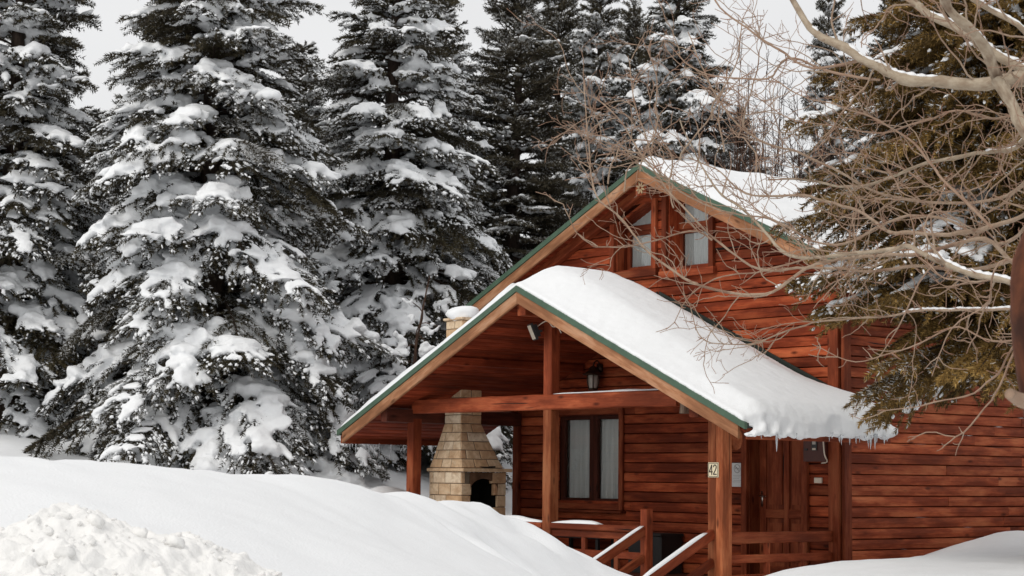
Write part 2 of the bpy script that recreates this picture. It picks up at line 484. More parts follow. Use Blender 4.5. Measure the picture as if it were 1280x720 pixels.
    return height
ground_z = build_ground()

# ploughed heap in the near left corner
def build_pile():
    r = unit(ROT @ np.array([1., 0, 0])); r = unit(np.array([r[0], r[1], 0])); f = np.array([-r[1], r[0], 0])
    c = W(90, 690, 7.4)
    nu, nv = 330, 400
    U, Vv = np.meshgrid(np.linspace(-1.3, 1.0, nu), np.linspace(-2.4, .85, nv))
    u, v = U.ravel(), Vv.ravel()
    xy = c[None, :2] + u[:, None] * r[:2] + v[:, None] * f[:2]
    base = np.array([ground_z(x, y) for x, y in xy])
    # outline of the heap: highest left of centre, tailing off to the right
    pxs = [-330, -150, -40, 0, 40, 66, 100, 135, 165, 200, 235, 270, 305, 345, 400]
    pys = [684, 682, 668, 655, 641, 632, 633, 636, 643, 653, 658, 674, 690, 707, 734]
    zc = np.interp(u, (np.array(pxs) - 90) / (F / 7.4), [W(a_, b_ + 3, 7.4)[2] for a_, b_ in zip(pxs, pys)])
    P3 = np.stack([u, v, 0 * u], 1)
    v0 = .10 * vnoise(P3, 3, 2)
    dome = zc - .20 * np.clip(v0 - v, 0, 9) - 1.1 * np.clip(v - v0, 0, 9) ** 1.5
    warp = P3 + .05 * np.stack([vnoise(P3, 6, 31), vnoise(P3, 6, 32), 0 * u], 1)
    patch = smooth(-.35, .5, vnoise(P3, 2.6, 77))
    chunk = .030 * fbm(warp, 3.6, 2, 5, .5, True) + (.010 + .026 * patch) * fbm(warp, 9, 2, 8, .45, True) + (.012 - .005 * patch) * fbm(warp, 24, 2, 14, .5) + .0045 * fbm(P3, 55, 2, 4)
    z = np.maximum(dome + chunk - .02, base - .05)
    amt = (z > base + .01) * 1.
    V = np.stack([xy[:, 0], xy[:, 1], z], 1)
    idx = np.arange(nu * nv).reshape(nv, nu)
    f4 = np.stack([idx[:-1, :-1].ravel(), idx[:-1, 1:].ravel(), idx[1:, 1:].ravel(), idx[1:, :-1].ravel()], 1)
    mb = MB(); mb.add(V, f4=f4)
    # loose lumps lying on it
    k = 160
    pick = rs.choice(np.where(amt > .3)[0], k)
    rad = .004 + .030 * rs.rand(k) ** 3.2
    lumps(mb, V[pick] + np.array([0, 0, .006]), rs.normal(0, 1, (k, 3)) * [1, 1, .2], np.stack([rad * 1.2, rad, rad * .85], 1), 2, .55, 1.7, 3)
    o = mb.build('snow_heap', M['pile_snow'], flat=False)
    tag(o, 'lumpy heap of rough ploughed snow lying in front of the smooth bank', 'snow heap')
build_pile()

# ------------------------------------------------------------------ cabin
YW = 2.094; XM = -3.2; SL = .4545; XL = -6.32; XR = .06; YB = 9.4
P_AP, P_Y0, P_HW = 3.785, -.545, 4.06      # porch roof: apex of green trim, front, half width
H_AP, H_Y0, H_HW = 5.662, 1.649, 4.10      # house roof
cabin = empty('log_cabin', (XM, YW, 0))
tag(cabin, 'red stained timber cabin with steep gable and open front porch numbered 42', 'cabin')

def plank_wall(mb, rows, xfun, openings, frame, pitch=.1364, depth=.030, tintbias=0., joints=True):
    """horizontal boards. frame(x, out, z) -> world; xfun(z) -> (lo, hi) limits; openings: (x0, x1, z0, z1)"""
    prof = [(.0, -.035), (.022, -.030), (.042, .007), (.075, .015), (.5, .021), (.91, .014), (.957, .005), (.97, -.035)]
    for k in rows:
        z0 = k * pitch; z1 = z0 + pitch
        lo0, hi0 = xfun(z0); lo1, hi1 = xfun(z1)
        if hi0 - lo0 < .03: continue
        spans = [(None, None)]
        zc = (z0 + z1) / 2
        segs = [(min(lo0, lo1), max(hi0, hi1))]
        for (a, b, c, d) in openings:
            if c < zc < d:
                ns = []
                for s, e in segs:
                    if b <= s or a >= e: ns.append((s, e)); continue
                    if a > s: ns.append((s, a))
                    if b < e: ns.append((b, e))
                segs = ns
        out = []
        for s, e in segs:
            x = s
            while joints and e - x > 4.6:
                j = x + rs.uniform(2.0, 4.0)
                out.append((x, j - .0015)); x = j + .0015
            out.append((x, e))
        for s, e in out:
            off = rs.uniform(-40, 40, 3); V = []; G = []
            wob = rs.normal(0, .0012)
            for (h, o) in prof:
                z = z0 + h * pitch
                l, r_ = xfun(z)
                a = max(s, l); b = min(e, r_)
                if b < a: b = a = (a + b) / 2
                V += [frame(a, o + wob, z), frame(b, o + wob, z)]; G += [(a, o, z), (b, o, z)]
            n = len(prof); zq = z0 + .97 * pitch; lo1, hi1 = xfun(zq)
            V += [frame(max(s, lo0), -.04, z0), frame(min(e, hi0), -.04, z0), frame(max(s, lo1), -.04, zq), frame(min(e, max(hi1, lo1)), -.04, zq)]
            G += [(s, -.04, z0), (e, -.04, z0), (s, -.04, z1), (e, -.04, z1)]
            f4 = [(2 * i, 2 * i + 1, 2 * i + 3, 2 * i + 2) for i in range(n - 1)]
            b0 = 2 * n
            f4 += [(b0, b0 + 1, 1, 0), (2 * n - 2, 2 * n - 1, b0 + 3, b0 + 2), (b0 + 2, b0 + 3, b0 + 1, b0)]
            fn = [[2 * i for i in range(n)] + [b0 + 2, b0], [2 * i + 1 for i in range(n)][::-1] + [b0 + 1, b0 + 3]]
            mb.add(V, f4=f4, fn=fn, g=np.array(G) + off, tint=float(np.clip(rs.normal(.5 + tintbias, .25), 0, 1)))

# openings (x0, x1, z0, z1)
WIN = (-5.36, -3.98, .90, 2.21)
DOOR = (-1.50, -.56, -.1, 2.04)
UP1 = (-4.10, -3.33, 4.23, 5.14)
UP2 = (-3.03, -2.21, 4.17, 5.14)
def house_lim(z):
    t = (H_AP - .20 - z) / SL
    return max(XL, XM - t), min(XR - .02, XM + t)
wall = MB()
plank_wall(wall, range(-4, 41), house_lim, [WIN, DOOR, UP1, UP2], lambda x, o, z: (x, YW - o, z))
front_wall = wall.build('front_wall', M['siding'], cabin)
sw = MB()
plank_wall(sw, range(-4, 27), lambda z: (YW + .03, YB), [], lambda x, o, z: (XR + o, x, z), tintbias=.1)
sw.build('side_wall', M['side_siding'], cabin)
sw = MB()
plank_wall(sw, range(-4, 27), lambda z: (YW + .03, YB), [], lambda x, o, z: (XL - o, x, z))
sw.build('side_wall', M['side_siding'], cabin)
sw = MB()
plank_wall(sw, range(-4, 41), house_lim, [], lambda x, o, z: (x, YB + o, z))
sw.build('rear_wall', M['siding'], cabin)
# dark inner room linings behind the boards, with the same openings
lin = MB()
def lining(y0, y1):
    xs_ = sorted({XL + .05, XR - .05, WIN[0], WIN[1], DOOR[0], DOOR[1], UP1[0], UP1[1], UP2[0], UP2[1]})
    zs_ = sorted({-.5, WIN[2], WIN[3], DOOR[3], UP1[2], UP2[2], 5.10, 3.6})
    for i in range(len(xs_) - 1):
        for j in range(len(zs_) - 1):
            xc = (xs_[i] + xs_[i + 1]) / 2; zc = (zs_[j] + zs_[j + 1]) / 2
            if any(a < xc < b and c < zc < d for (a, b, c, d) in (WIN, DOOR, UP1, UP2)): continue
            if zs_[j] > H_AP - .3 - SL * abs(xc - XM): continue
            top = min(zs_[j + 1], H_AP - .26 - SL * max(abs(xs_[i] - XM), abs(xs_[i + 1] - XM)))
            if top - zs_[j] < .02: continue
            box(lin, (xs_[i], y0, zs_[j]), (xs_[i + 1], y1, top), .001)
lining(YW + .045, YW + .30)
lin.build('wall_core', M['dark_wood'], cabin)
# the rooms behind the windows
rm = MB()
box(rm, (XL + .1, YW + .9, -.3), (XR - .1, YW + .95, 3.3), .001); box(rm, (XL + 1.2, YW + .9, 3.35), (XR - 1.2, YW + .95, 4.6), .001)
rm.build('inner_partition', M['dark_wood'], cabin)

# corner trims
ct = MB()
beam(ct, (XR - .075, YW - .045, -.5), (XR - .075, YW - .045, 3.56), (1, 0, 0), .17, .07, .008, tint=.45)
beam(ct, (XR + .052, YW + .035, -.5), (XR + .052, YW + .035, 3.56), (0, 1, 0), .15, .05, .008, tint=.2)
ct.build('corner_trim', M['timber'], cabin)
ct = MB()
beam(ct, (XL + .065, YW - .04, -.3), (XL + .065, YW - .04, 2.3), (1, 0, 0), .13, .08, .008, tint=.35)
ct.build('corner_trim', M['timber'], cabin)

# ---- roofs
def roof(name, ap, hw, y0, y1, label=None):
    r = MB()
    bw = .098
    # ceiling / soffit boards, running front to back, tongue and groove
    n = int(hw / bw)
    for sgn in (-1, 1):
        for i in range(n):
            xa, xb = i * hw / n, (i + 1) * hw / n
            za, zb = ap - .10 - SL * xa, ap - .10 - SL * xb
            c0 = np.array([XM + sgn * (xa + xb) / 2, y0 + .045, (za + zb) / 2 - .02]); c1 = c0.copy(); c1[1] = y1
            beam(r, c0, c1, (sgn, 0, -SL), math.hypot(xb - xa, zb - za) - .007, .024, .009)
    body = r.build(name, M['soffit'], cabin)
    # sheet metal covering
    s = MB()
    for sgn in (-1, 1):
        poly = [(XM, y0 + .03, ap - .015), (XM + sgn * hw, y0 + .03, ap - .015 - SL * hw), (XM + sgn * hw, y0 + .03, ap - .085 - SL * hw), (XM, y0 + .03, ap - .085)]
        if sgn > 0: poly = poly[::-1]
        prism(s, poly, (0, y1 - y0 - .03, 0))
    s.build('roof_sheet', M['dkgreen'], body)
    for sgn in (-1, 1):
        t = MB()
        poly = [(XM, y0 - .014, ap), (XM + sgn * (hw + .02), y0 - .014, ap - SL * (hw + .02)), (XM + sgn * (hw + .02), y0 - .014, ap - .078 - SL * (hw + .02)), (XM, y0 - .014, ap - .078)]
        if sgn > 0: poly = poly[::-1]
        prism(t, poly, (0, .044, 0))
        t.build('verge_trim', M['green'], body)
        b = MB()
        d = math.hypot(1, SL)
        L = hw - .10
        p0 = np.array([XM + sgn * .002, y0 + .014, ap - .145]); p1 = p0 + np.array([sgn * L, 0, -SL * L])
        V0 = [(p0[0], y0, ap - .080), (p1[0], y0, p1[2] + .065), (p1[0] + 0, y0, p1[2] - .10), (p0[0], y0, ap - .245)]
        # split into lengths of grain: one board with its own grain direction
        off = rs.uniform(-30, 30, 3)
        V = []; G = []
        nseg = 24
        for k in range(nseg + 1):
            f = k / nseg
            x = p0[0] + sgn * L * f; zt = ap - .080 - SL * L * f
            hgt = .158
            for (dy, zz) in ((.006, zt), (0, zt - .006), (0, zt - hgt + .008), (.008, zt - hgt), (.036, zt - hgt), (.036, zt)):
                V.append((x, y0 + dy, zz)); G.append((L * d * f, dy, zz - zt))
        f4 = []
        for k in range(nseg):
            for i in range(6):
                j = (i + 1) % 6
                q = (k * 6 + i, k * 6 + j, (k + 1) * 6 + j, (k + 1) * 6 + i)
                f4.append(q if sgn < 0 else q[::-1])
        e0, e1 = list(range(6)), [nseg * 6 + i for i in range(6)][::-1]
        b.add(V, f4=f4, fn=[e0, e1], g=np.array(G) + off, tint=.55 + .1 * sgn)
        b.build('rake_board', M['rake'], body)
        e = MB()
        xe = XM + sgn * (hw - .01)
        beam(e, (xe, y0 + .05, ap - .135 - SL * hw), (xe, y1, ap - .135 - SL * hw), (1, 0, 0), .024, .13, .006)
        e.build('eave_board', M['timber'], body)
    return body
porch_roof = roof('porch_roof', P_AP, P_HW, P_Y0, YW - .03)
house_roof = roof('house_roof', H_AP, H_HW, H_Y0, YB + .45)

# flashing where the porch roof meets the house
fl = MB()
for sgn in (-1, 1):
    poly = [(XM + sgn * .02, YW - .055, P_AP + .11), (XM + sgn * 3.18, YW - .055, P_AP + .11 - SL * 3.18), (XM + sgn * 3.18, YW - .055, P_AP - .02 - SL * 3.18), (XM + sgn * .02, YW - .055, P_AP - .02)]
    if sgn > 0: poly = poly[::-1]
    prism(fl, poly, (0, .022, 0))
fl.build('flashing', M['dkgreen'], cabin)

# ---- porch frame
def timber(name, *bs, mat='timber', parent=None, **kw):
    m = MB()
    for b in bs: beam(m, *b, **kw)
    return m.build(name, M[mat], parent or cabin)
Z = (0, 0, 1); X = (1, 0, 0); Yv = (0, 1, 0)
def under(x): return P_AP - .245 + .10 - SL * abs(x - XM)
# posts (front face towards -y)
timber('porch_post', ((-6.222, .0775, -.4), (-6.222, .0775, 2.10), X, .155, .155), mat='timber', n=8, rough=.0015, ch=.008)
timber('porch_post', ((-3.2, .0775, -.4), (-3.2, .0775, 2.20), X, .16, .155), mat='honey', n=8, rough=.0015, ch=.008)
timber('king_post', ((-3.2, .0775, 2.37), (-3.2, .0775, 3.48), X, .16, .155), mat='timber', n=5, rough=.0015, ch=.008)
timber('porch_post', ((-.178, .083, -.5), (-.178, .083, 2.02), X, .128, .166), ((-.0535, .083, -.5), (-.0535, .083, 2.02), X, .115, .166), mat='honey', n=8, rough=.002, ch=.009)
timber('tie_beam', ((-6.17, .068, 2.272), (-.77, .068, 2.272), Yv, .17, .20), mat='timber', n=18, rough=.003, ch=.014)
timber('corbel', ((-.72, .10, 2.08), (-.72, .10, 2.34), X, .10, .12), mat='grey_wood', n=3, rough=.006, ch=.02)
timber('wall_plate', ((-6.222, -.47, 2.14), (-6.222, YW - .06, 2.14), X, .15, .19), mat='dark_wood', n=6, rough=.002)
timber('wall_plate', ((-.02, -.47, 2.09), (-.02, YW - .06, 2.09), X, .15, .16), mat='timber', n=6, rough=.002)
rb = timber('ridge_beam', ((XM, -.46, 3.47), (XM, YW - .06, 3.47), X, .16, .15), mat='timber')
for sgn in (-1, 1):
    timber('purlin', ((XM + sgn * 1.6, -.46, under(XM + 1.6) - .045), (XM + sgn * 1.6, YW - .06, under(XM + 1.6) - .045), X, .12, .11), mat='soffit')
# rafters on the house gable under its overhang
for sgn in (-1, 1):
    a = np.array([XM + sgn * .05, YW - .10, H_AP - .215]); b = np.array([XM + sgn * 3.1, YW - .10, H_AP - .215 - SL * 3.05])
    timber('rafter', (a, b, Yv, .12, .13), mat='timber')
grb = timber('ridge_beam', ((XM, H_Y0 + .05, H_AP - .335), (XM, YW - .05, H_AP - .335), X, .21, .21), mat='timber')
# rosette carved on its end
ro = MB()
for k in range(8):
    a = k * math.pi / 4 + .39
    c = np.array([XM + .055 * math.cos(a), H_Y0 + .047, H_AP - .335 + .055 * math.sin(a)])
    th = np.linspace(0, 2 * np.pi, 12, endpoint=False)
    u = np.array([math.cos(a), 0, math.sin(a)]); w = np.array([-math.sin(a), 0, math.cos(a)])
    prism(ro, [c + u * .036 * math.cos(t) + w * .014 * math.sin(t) for t in th], (0, -.008, 0))
ro.build('rosette', M['rosette'], grb)
# carved bracket under the right plate
br = MB()
pr = [(.16, 2.02), (.31, 2.02), (.33, 1.93), (.30, 1.88), (.33, 1.82), (.335, 1.74), (.30, 1.66), (.24, 1.63), (.19, 1.65), (.166, 1.70)]
prism(br, [(-.10, y, z) for y, z in pr], (.11, 0, 0), tint=.8)
br.build('bracket', M['honey'], cabin)

# porch floor boards
fl = MB()
for i in range(16):
    y = -.06 + i * .1335
    beam(fl, (-6.3, y + .065, -.02), (-.0, y + .065, -.02), Yv, .128, .035, .005)
beam(fl, (-6.3, -.085, -.12), (-.0, -.085, -.12), Yv, .04, .20, .006)
beam(fl, (.02, -.06, -.12), (.02, YW - .06, -.12), X, .04, .20, .006)
fl.build('porch_floor', M['dark_wood'], cabin)

# ---- windows
def curtain(mb, x0, x1, z0, z1, y, amp=.018, freq=9, top=None, seed=0):
    nx = max(14, int((x1 - x0) * 110)); xs_ = np.linspace(x0, x1, nx)
    r = np.random.RandomState(seed)
    ph = np.cumsum(r.uniform(.5, 1.6, nx)) * freq * (x1 - x0) * 6.3 / nx
    V = []
    for j in range(7):
        f = j / 6
        for i, x in enumerate(xs_):
            zt = top(x) if top else z1
            V.append((x, y + amp * math.sin(ph[i]) * (.5 + .5 * (1 - f)) + r.normal(0, .001), z0 + (zt - z0) * f))
    f4 = [(j * nx + i, j * nx + i + 1, (j + 1) * nx + i + 1, (j + 1) * nx + i) for j in range(6) for i in range(nx - 1)]
    mb.add(V, f4=f4)

def frame_rect(mb, x0, x1, z0, z1, y0, y1, w, tint=None, ch=.005):
    beam(mb, (x0 + w / 2, (y0 + y1) / 2, z0), (x0 + w / 2, (y0 + y1) / 2, z1), X, w, y1 - y0, ch, tint=tint)
    beam(mb, (x1 - w / 2, (y0 + y1) / 2, z0), (x1 - w / 2, (y0 + y1) / 2, z1), X, w, y1 - y0, ch, tint=tint)
    beam(mb, (x0 + w + .001, (y0 + y1) / 2 + .001, z0 + w / 2), (x1 - w - .001, (y0 + y1) / 2 + .001, z0 + w / 2), Z, w, y1 - y0, ch, tint=tint)
    beam(mb, (x0 + w + .001, (y0 + y1) / 2 + .001, z1 - w / 2), (x1 - w - .001, (y0 + y1) / 2 + .001, z1 - w / 2), Z, w, y1 - y0, ch, tint=tint)

def pane(mb, x0, x1, z0, z1, y):
    mb.add([(x0, y, z0), (x1, y, z0), (x1, y, z1), (x0, y, z1)], f4=[(0, 1, 2, 3)])

# porch window: two casements
w = MB(); frame_rect(w, WIN[0] - .075, WIN[1] + .075, WIN[2] - .075, WIN[3] + .07, YW - .062, YW - .022, .085, .25)
win = w.build('window', M['timber'], cabin)
s = MB(); xm_ = (WIN[0] + WIN[1]) / 2 + .02
yg = YW + .10
frame_rect(s, WIN[0] + .0, xm_, WIN[2], WIN[3], yg - .04, yg + .02, .085, .2)
frame_rect(s, xm_ + .004, WIN[1], WIN[2], WIN[3], yg - .04, yg + .02, .085, .2)
box(s, (WIN[0] + .001, YW - .01, WIN[2] - .02), (WIN[1] - .001, yg - .05, WIN[2] - .001), .003)
box(s, (WIN[0] + .001, YW - .01, WIN[3] + .001), (WIN[1] - .001, yg - .05, WIN[3] + .02), .003)
box(s, (WIN[0] - .02, YW - .01, WIN[2]), (WIN[0] - .001, yg - .05, WIN[3]), .003, axis=2)
s.build('sash', M['dark_wood'], win)
g = MB(); pane(g, WIN[0] + .08, xm_ - .08, WIN[2] + .08, WIN[3] - .08, yg); pane(g, xm_ + .084, WIN[1] - .08, WIN[2] + .08, WIN[3] - .08, yg)
g.build('pane', M['glass'], win)
c = MB(); curtain(c, WIN[0] + .02, xm_ - .02, WIN[2], WIN[3], yg + .065, .030, 8, seed=2); curtain(c, xm_ + .03, WIN[1], WIN[2], WIN[3], yg + .065, .032, 9, seed=5)
c.build('curtain', M['curtain'], win)
s = MB(); beam(s, (WIN[0] - .11, YW - .065, WIN[2] - .10), (WIN[1] + .11, YW - .065, WIN[2] - .10), Yv, .11, .035, .006); s.build('sill', M['timber'], win)

# gable windows with sloping heads
def gable_window(x0, x1, z0, slope_sign, seed):
    yg = YW + .21
    def top(x): return H_AP - .36 - SL * abs(x - XM)
    zt = min(top(x0), top(x1)); zc = z0 + .58
    m = MB()
    # outer trims
    for x in (x0 - .045, x1 + .045):
        beam(m, (x, YW - .045, z0 - .12), (x, YW - .045, top(x) + .06), X, .09, .06, .006)
    beam(m, (x0 - .12, YW - .05, z0 - .075), (x1 + .12, YW - .05, z0 - .075), Yv, .09, .10, .006)
    o = m.build('window', M['timber'], cabin)
    f = MB()
    # deep side reveals, sill and head
    for x in (x0 + .006, x1 - .006):
        box(f, (x - .012, YW - .014, z0), (x + .012, yg + .05, top(x) + .05), .002, axis=2)
    box(f, (x0 + .02, YW - .014, z0 - .03), (x1 - .02, yg + .05, z0 + .004), .002)
    prism(f, [(x0, YW - .01, top(x0) + .02), (x0, YW - .01, top(x0) + .06), (x1, YW - .01, top(x1) + .06), (x1, YW - .01, top(x1) + .02)], (0, .30, 0))
    f.build('reveal', M['siding'], o)
    s = MB()
    frame_rect(s, x0 + .02, x1 - .02, z0 + .005, zc, yg - .03, yg + .03, .06)
    beam(s, (x0 + .02, yg, zc + .045), (x1 - .02, yg, zc + .045), Z, .085, .06, .005)
    for x in (x0 + .05, x1 - .05): beam(s, (x, yg + .001, zc + .09), (x, yg + .001, top(x)), X, .06, .06, .005)
    s.build('sash', M['timber'], o)
    g = MB(); pane(g, x0 + .075, x1 - .075, z0 + .06, zc - .055, yg)
    V = [(x0 + .08, yg, zc + .085), (x1 - .08, yg, zc + .085), (x1 - .08, yg, top(x1 - .08)), (x0 + .08, yg, top(x0 + .08))]
    g.add(V, f4=[(0, 1, 2, 3)])
    g.build('pane', M['glass'], o)
    c = MB(); curtain(c, x0 + .03, x1 - .03, z0 + .02, 0, yg + .028, .008, 11, top=lambda x: top(x) + .02, seed=seed)
    c.build('curtain', M['curtain'], o)
gable_window(UP1[0], UP1[1], UP1[2] + .02, -1, 3)
gable_window(UP2[0], UP2[1], UP2[2] + .02, 1, 8)

# ---- door
yd = YW + .16
d = MB()
for x in (DOOR[0] - .055, DOOR[1] + .055):
    beam(d, (x, YW - .045, -.02), (x, YW - .045, DOOR[3] + .06), X, .10, .055, .006, tint=.4)
beam(d, (DOOR[0] - .105, YW - .043, DOOR[3] + .06), (DOOR[1] + .105, YW - .043, DOOR[3] + .06), Z, .10, .055, .006, tint=.4)
door = d.build('door_frame', M['timber'], cabin)
d = MB()
box(d, (DOOR[0] + .012, yd + .025, 0), (DOOR[1] - .012, yd + .06, DOOR[3]), .003, .3, axis=2)
xs_ = [DOOR[0] + .012, DOOR[0] + .13, -1.055, -.965, DOOR[1] - .13, DOOR[1] - .012]
for a, b in ((0, 1), (2, 3), (4, 5)): box(d, (xs_[a], yd, .0), (xs_[b], yd + .028, DOOR[3]), .008, .55, axis=2)
for z0, z1 in ((.02, .16), (.78, .90), (1.88, 2.02)):
    for a, b in ((1, 2), (3, 4)): box(d, (xs_[a] + .001, yd + .002, z0), (xs_[b] - .001, yd + .028, z1), .008, .5)
for z0, z1 in ((.22, .72), (.96, 1.82)):
    for a, b in ((1, 2), (3, 4)): box(d, (xs_[a] + .04, yd + .008, z0), (xs_[b] - .04, yd + .030, z1), .012, .45, axis=2)
for x in (DOOR[0], DOOR[1]): box(d, (x - .01, YW - .02, 0), (x + .01, yd + .06, DOOR[3]), .002, .1, axis=2)
dl = d.build('door', M['timber'], cabin)
h = MB()
box(h, (DOOR[0] + .05, yd - .012, .93), (DOOR[0] + .085, yd - .001, 1.13), .004, axis=2)
tube(h, [(DOOR[0] + .067, yd - .012, 1.07), (DOOR[0] + .067, yd - .05, 1.07), (DOOR[0] + .10, yd - .055, 1.07), (DOOR[0] + .17, yd - .055, 1.065)], .010, 8)
h.build('handle', M['brass'], dl, flat=False)

# ---- railings
rl = MB()
def rail_run(p0, p1, a, n, zs, parent_name):
    m = MB()
    p0 = np.array(p0, float); p1 = np.array(p1, float)
    for (zt, zb, wd) in zs:
        beam(m, p0 + [0, 0, (zt + zb) / 2], p1 + [0, 0, (zt + zb) / 2], a, wd, zt - zb, .008, n=6, rough=.0015)
    r = m.build(parent_name, M['timber'], cabin)
    for k in n:
        q = p0 * (1 - k) + p1 * k
        b = MB(); beam(b, q + [0, 0, .0], q + [0, 0, zs[0][1]], a, .05, .075, .006); b.build('baluster', M['timber'], r)
    return r
fr = rail_run((-6.14, .06, 0), (-3.28, .06, 0), Yv, (.25, .5, .75), [(.605, .515, .05), (.36, .27, .045)], 'railing')
m = MB(); beam(m, (-6.14, .06, .65), (-3.285, .06, .65), Yv, .13, .075, .01); m.build('handrail', M['timber'], fr)
fr = rail_run((-3.12, .06, 0), (-1.41, .06, 0), Yv, (.36, .72), [(.605, .515, .05), (.36, .27, .045)], 'railing')
m = MB(); beam(m, (-3.115, .06, .65), (-1.41, .06, .65), Yv, .13, .075, .01); m.build('handrail', M['timber'], fr)
rail_run((-.055, .17, 0), (-.055, YW - .09, 0), X, (.36, .70), [(.655, .52, .075), (.385, .285, .06), (.15, .05, .06)], 'railing')
timber('newel_post', ((-1.352, .06, -.3), (-1.352, .06, .90), X, .115, .12), mat='timber', n=4, rough=.001)
# stair rails and steps
for x in (-1.352, -.16):
    m = MB()
    beam(m, (x, -.005, .635), (x, -1.25, .02), X, .075, .115, .008, n=4, rough=.001)
    beam(m, (x, -.005, .30), (x, -1.15, -.27), X, .06, .10, .008)
    m.build('stair_rail', M['timber'], cabin)
st = MB()
for k in range(3): box(st, (-1.28, -.40 - k * .28, -.17 - k * .15), (-.24, -.11 - k * .28, -.13 - k * .15), .006)
st.build('stair', M['dark_wood'], cabin)

# ------------------------------------------------------------------ things fixed to or standing on the porch
# fireplace
fp = empty('outdoor_fireplace', (-5.875, .8, 0))
tag(fp, 'yellow stone barbecue fireplace with arched mouth and tapered hood inside the porch', 'fireplace')
def course(mb, r0, r1, z0, z1, counts, phase, skip=None, tint0=(.35, .25), sidebias=(0, 0)):
    """one ring of blocks between rectangle r0 (x0,x1,y0,y1) at z0 and r1 at z1"""
    c0 = [(r0[0], r0[2]), (r0[1], r0[2]), (r0[1], r0[3]), (r0[0], r0[3])]
    c1 = [(r1[0], r1[2]), (r1[1], r1[2]), (r1[1], r1[3]), (r1[0], r1[3])]
    for sd in range(4):
        a0, b0 = np.array(c0[sd]), np.array(c0[(sd + 1) % 4]); a1, b1 = np.array(c1[sd]), np.array(c1[(sd + 1) % 4])
        L = np.linalg.norm(b0 - a0); nrm = unit(np.array([(b0 - a0)[1], -(b0 - a0)[0]]))
        n = counts[sd % 2]
        cuts = [0] + sorted([min(.93, max(.07, (i + 1 - (phase if (i or phase) else 0) * .5) / n + rs.uniform(-.06, .06))) for i in range(n - 1)]) + [1]
        for i in range(len(cuts) - 1):
            f0, f1 = cuts[i], cuts[i + 1]
            if skip and sd == 1 and skip(a0 + (b0 - a0) * (f0 + f1) / 2): continue
            gp = .008 / L
            pr = rs.uniform(0, .006); cm = .007
            q = []
            for dep, ins in ((-.06, 0), (0 + pr - cm, 0), (0 + pr, cm)):
                g_ = gp + ins / L; zz = (.005 + ins) / (z1 - z0)
                for (f, h) in ((f0 + g_, zz), (f1 - g_, zz), (f1 - g_, 1 - zz), (f0 + g_, 1 - zz)):
                    A = a0 * (1 - h) + a1 * h; B = b0 * (1 - h) + b1 * h
                    p = A * (1 - f) + B * f + nrm * dep
                    q.append((p[0], p[1], z0 + (z1 - z0) * h))
            f4 = []
            for l in range(2):
                for k in range(4):
                    f4.append((l * 4 + k, l * 4 + (k + 1) % 4, l * 4 + 4 + (k + 1) % 4, l * 4 + 4 + k))
            f4.append((8, 9, 10, 11))
            lit_bias = .30 if sd in (0, 3) else -.05  # front and left stones tinted paler: daylight on those faces put into the colour
            mb.add(q, f4=f4, g=np.array(q) + rs.uniform(-20, 20, 3), tint=float(np.clip(rs.normal(.42 + lit_bias, .18), 0, 1)))
bx0, bx1, by0, by1 = -6.25, -5.5, .38, 1.22
AY0, AY1, AZT = .55, 1.06, 1.08           # arched mouth on the +x face
body = MB()
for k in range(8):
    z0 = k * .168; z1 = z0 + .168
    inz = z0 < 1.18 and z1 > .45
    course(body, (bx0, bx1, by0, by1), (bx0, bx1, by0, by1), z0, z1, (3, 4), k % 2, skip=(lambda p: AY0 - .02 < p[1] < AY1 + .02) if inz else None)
# blocks flanking the mouth
for k in range(3, 7):
    z0 = k * .168; z1 = z0 + .168
    for (a, b) in ((by0 + .012, AY0), (AY1, by1 - .012)):
        box(body, (bx1 - .045, a, z0 + .005), (bx1 + .004, b, z1 - .005), .008, float(np.clip(rs.normal(.4, .2), 0, 1)), axis=1)
# arch stone: plate with a round-headed cut
th = np.linspace(0, math.pi, 13); yc = (AY0 + AY1) / 2; ra = (AY1 - AY0) / 2
arc = [(yc + ra * math.cos(t), AZT + .17 * math.sin(t)) for t in th]      # from right to left
arch = MB()
for k in range(12):
    (ya, za), (yb, zb) = arc[k], arc[k + 1]
    prism(arch, [(bx1 - .045, ya, za), (bx1 - .045, ya, 1.338), (bx1 - .045, yb, 1.338), (bx1 - .045, yb, zb)][::-1], (.05, 0, 0), tint=.2, g=np.array([(q_, ya + w__, za) for q_ in (0, .05) for w__ in (0, .01, .02, .03)]))
arch.build('arch', M['sooty_stone'], fp)
body.build('hearth', M['stone'], fp)
core = MB()
box(core, (bx0 + .012, by0 + .012, 0), (-5.95, by1 - .012, 1.34), .001, axis=2)
box(core, (-5.95, by0 + .012, 0), (bx1 - .012, AY0 - .005, 1.34), .001, axis=2)
box(core, (-5.95, AY1 + .005, 0), (bx1 - .012, by1 - .012, 1.34), .001, axis=2)
box(core, (-5.95, AY0 - .004, 0), (bx1 - .012, AY1 + .004, .45), .001, axis=2)
core.build('mortar_core', M['mortar'], fp)
so = MB()
box(so, (-5.948, AY0 - .004, .452), (-5.93, AY1 + .004, 1.33), .001, axis=2)
box(so, (-5.93, AY0 - .004, .452), (bx1 - .046, AY0 + .004, 1.33), .001, axis=2)
box(so, (-5.93, AY1 - .004, .452), (bx1 - .046, AY1 + .004, 1.33), .001, axis=2)
box(so, (-5.93, AY0 + .004, .452), (bx1 - .03, AY1 - .004, .462), .001)
so.build('firebox', M['soot'], fp)
mt = MB()
box(mt, (bx0 - .02, by0 - .03, 1.346), (bx1 + .09, by1 + .04, 1.395), .01, .5)
mt.build('mantel', M['stone'], fp)
tg = MB()
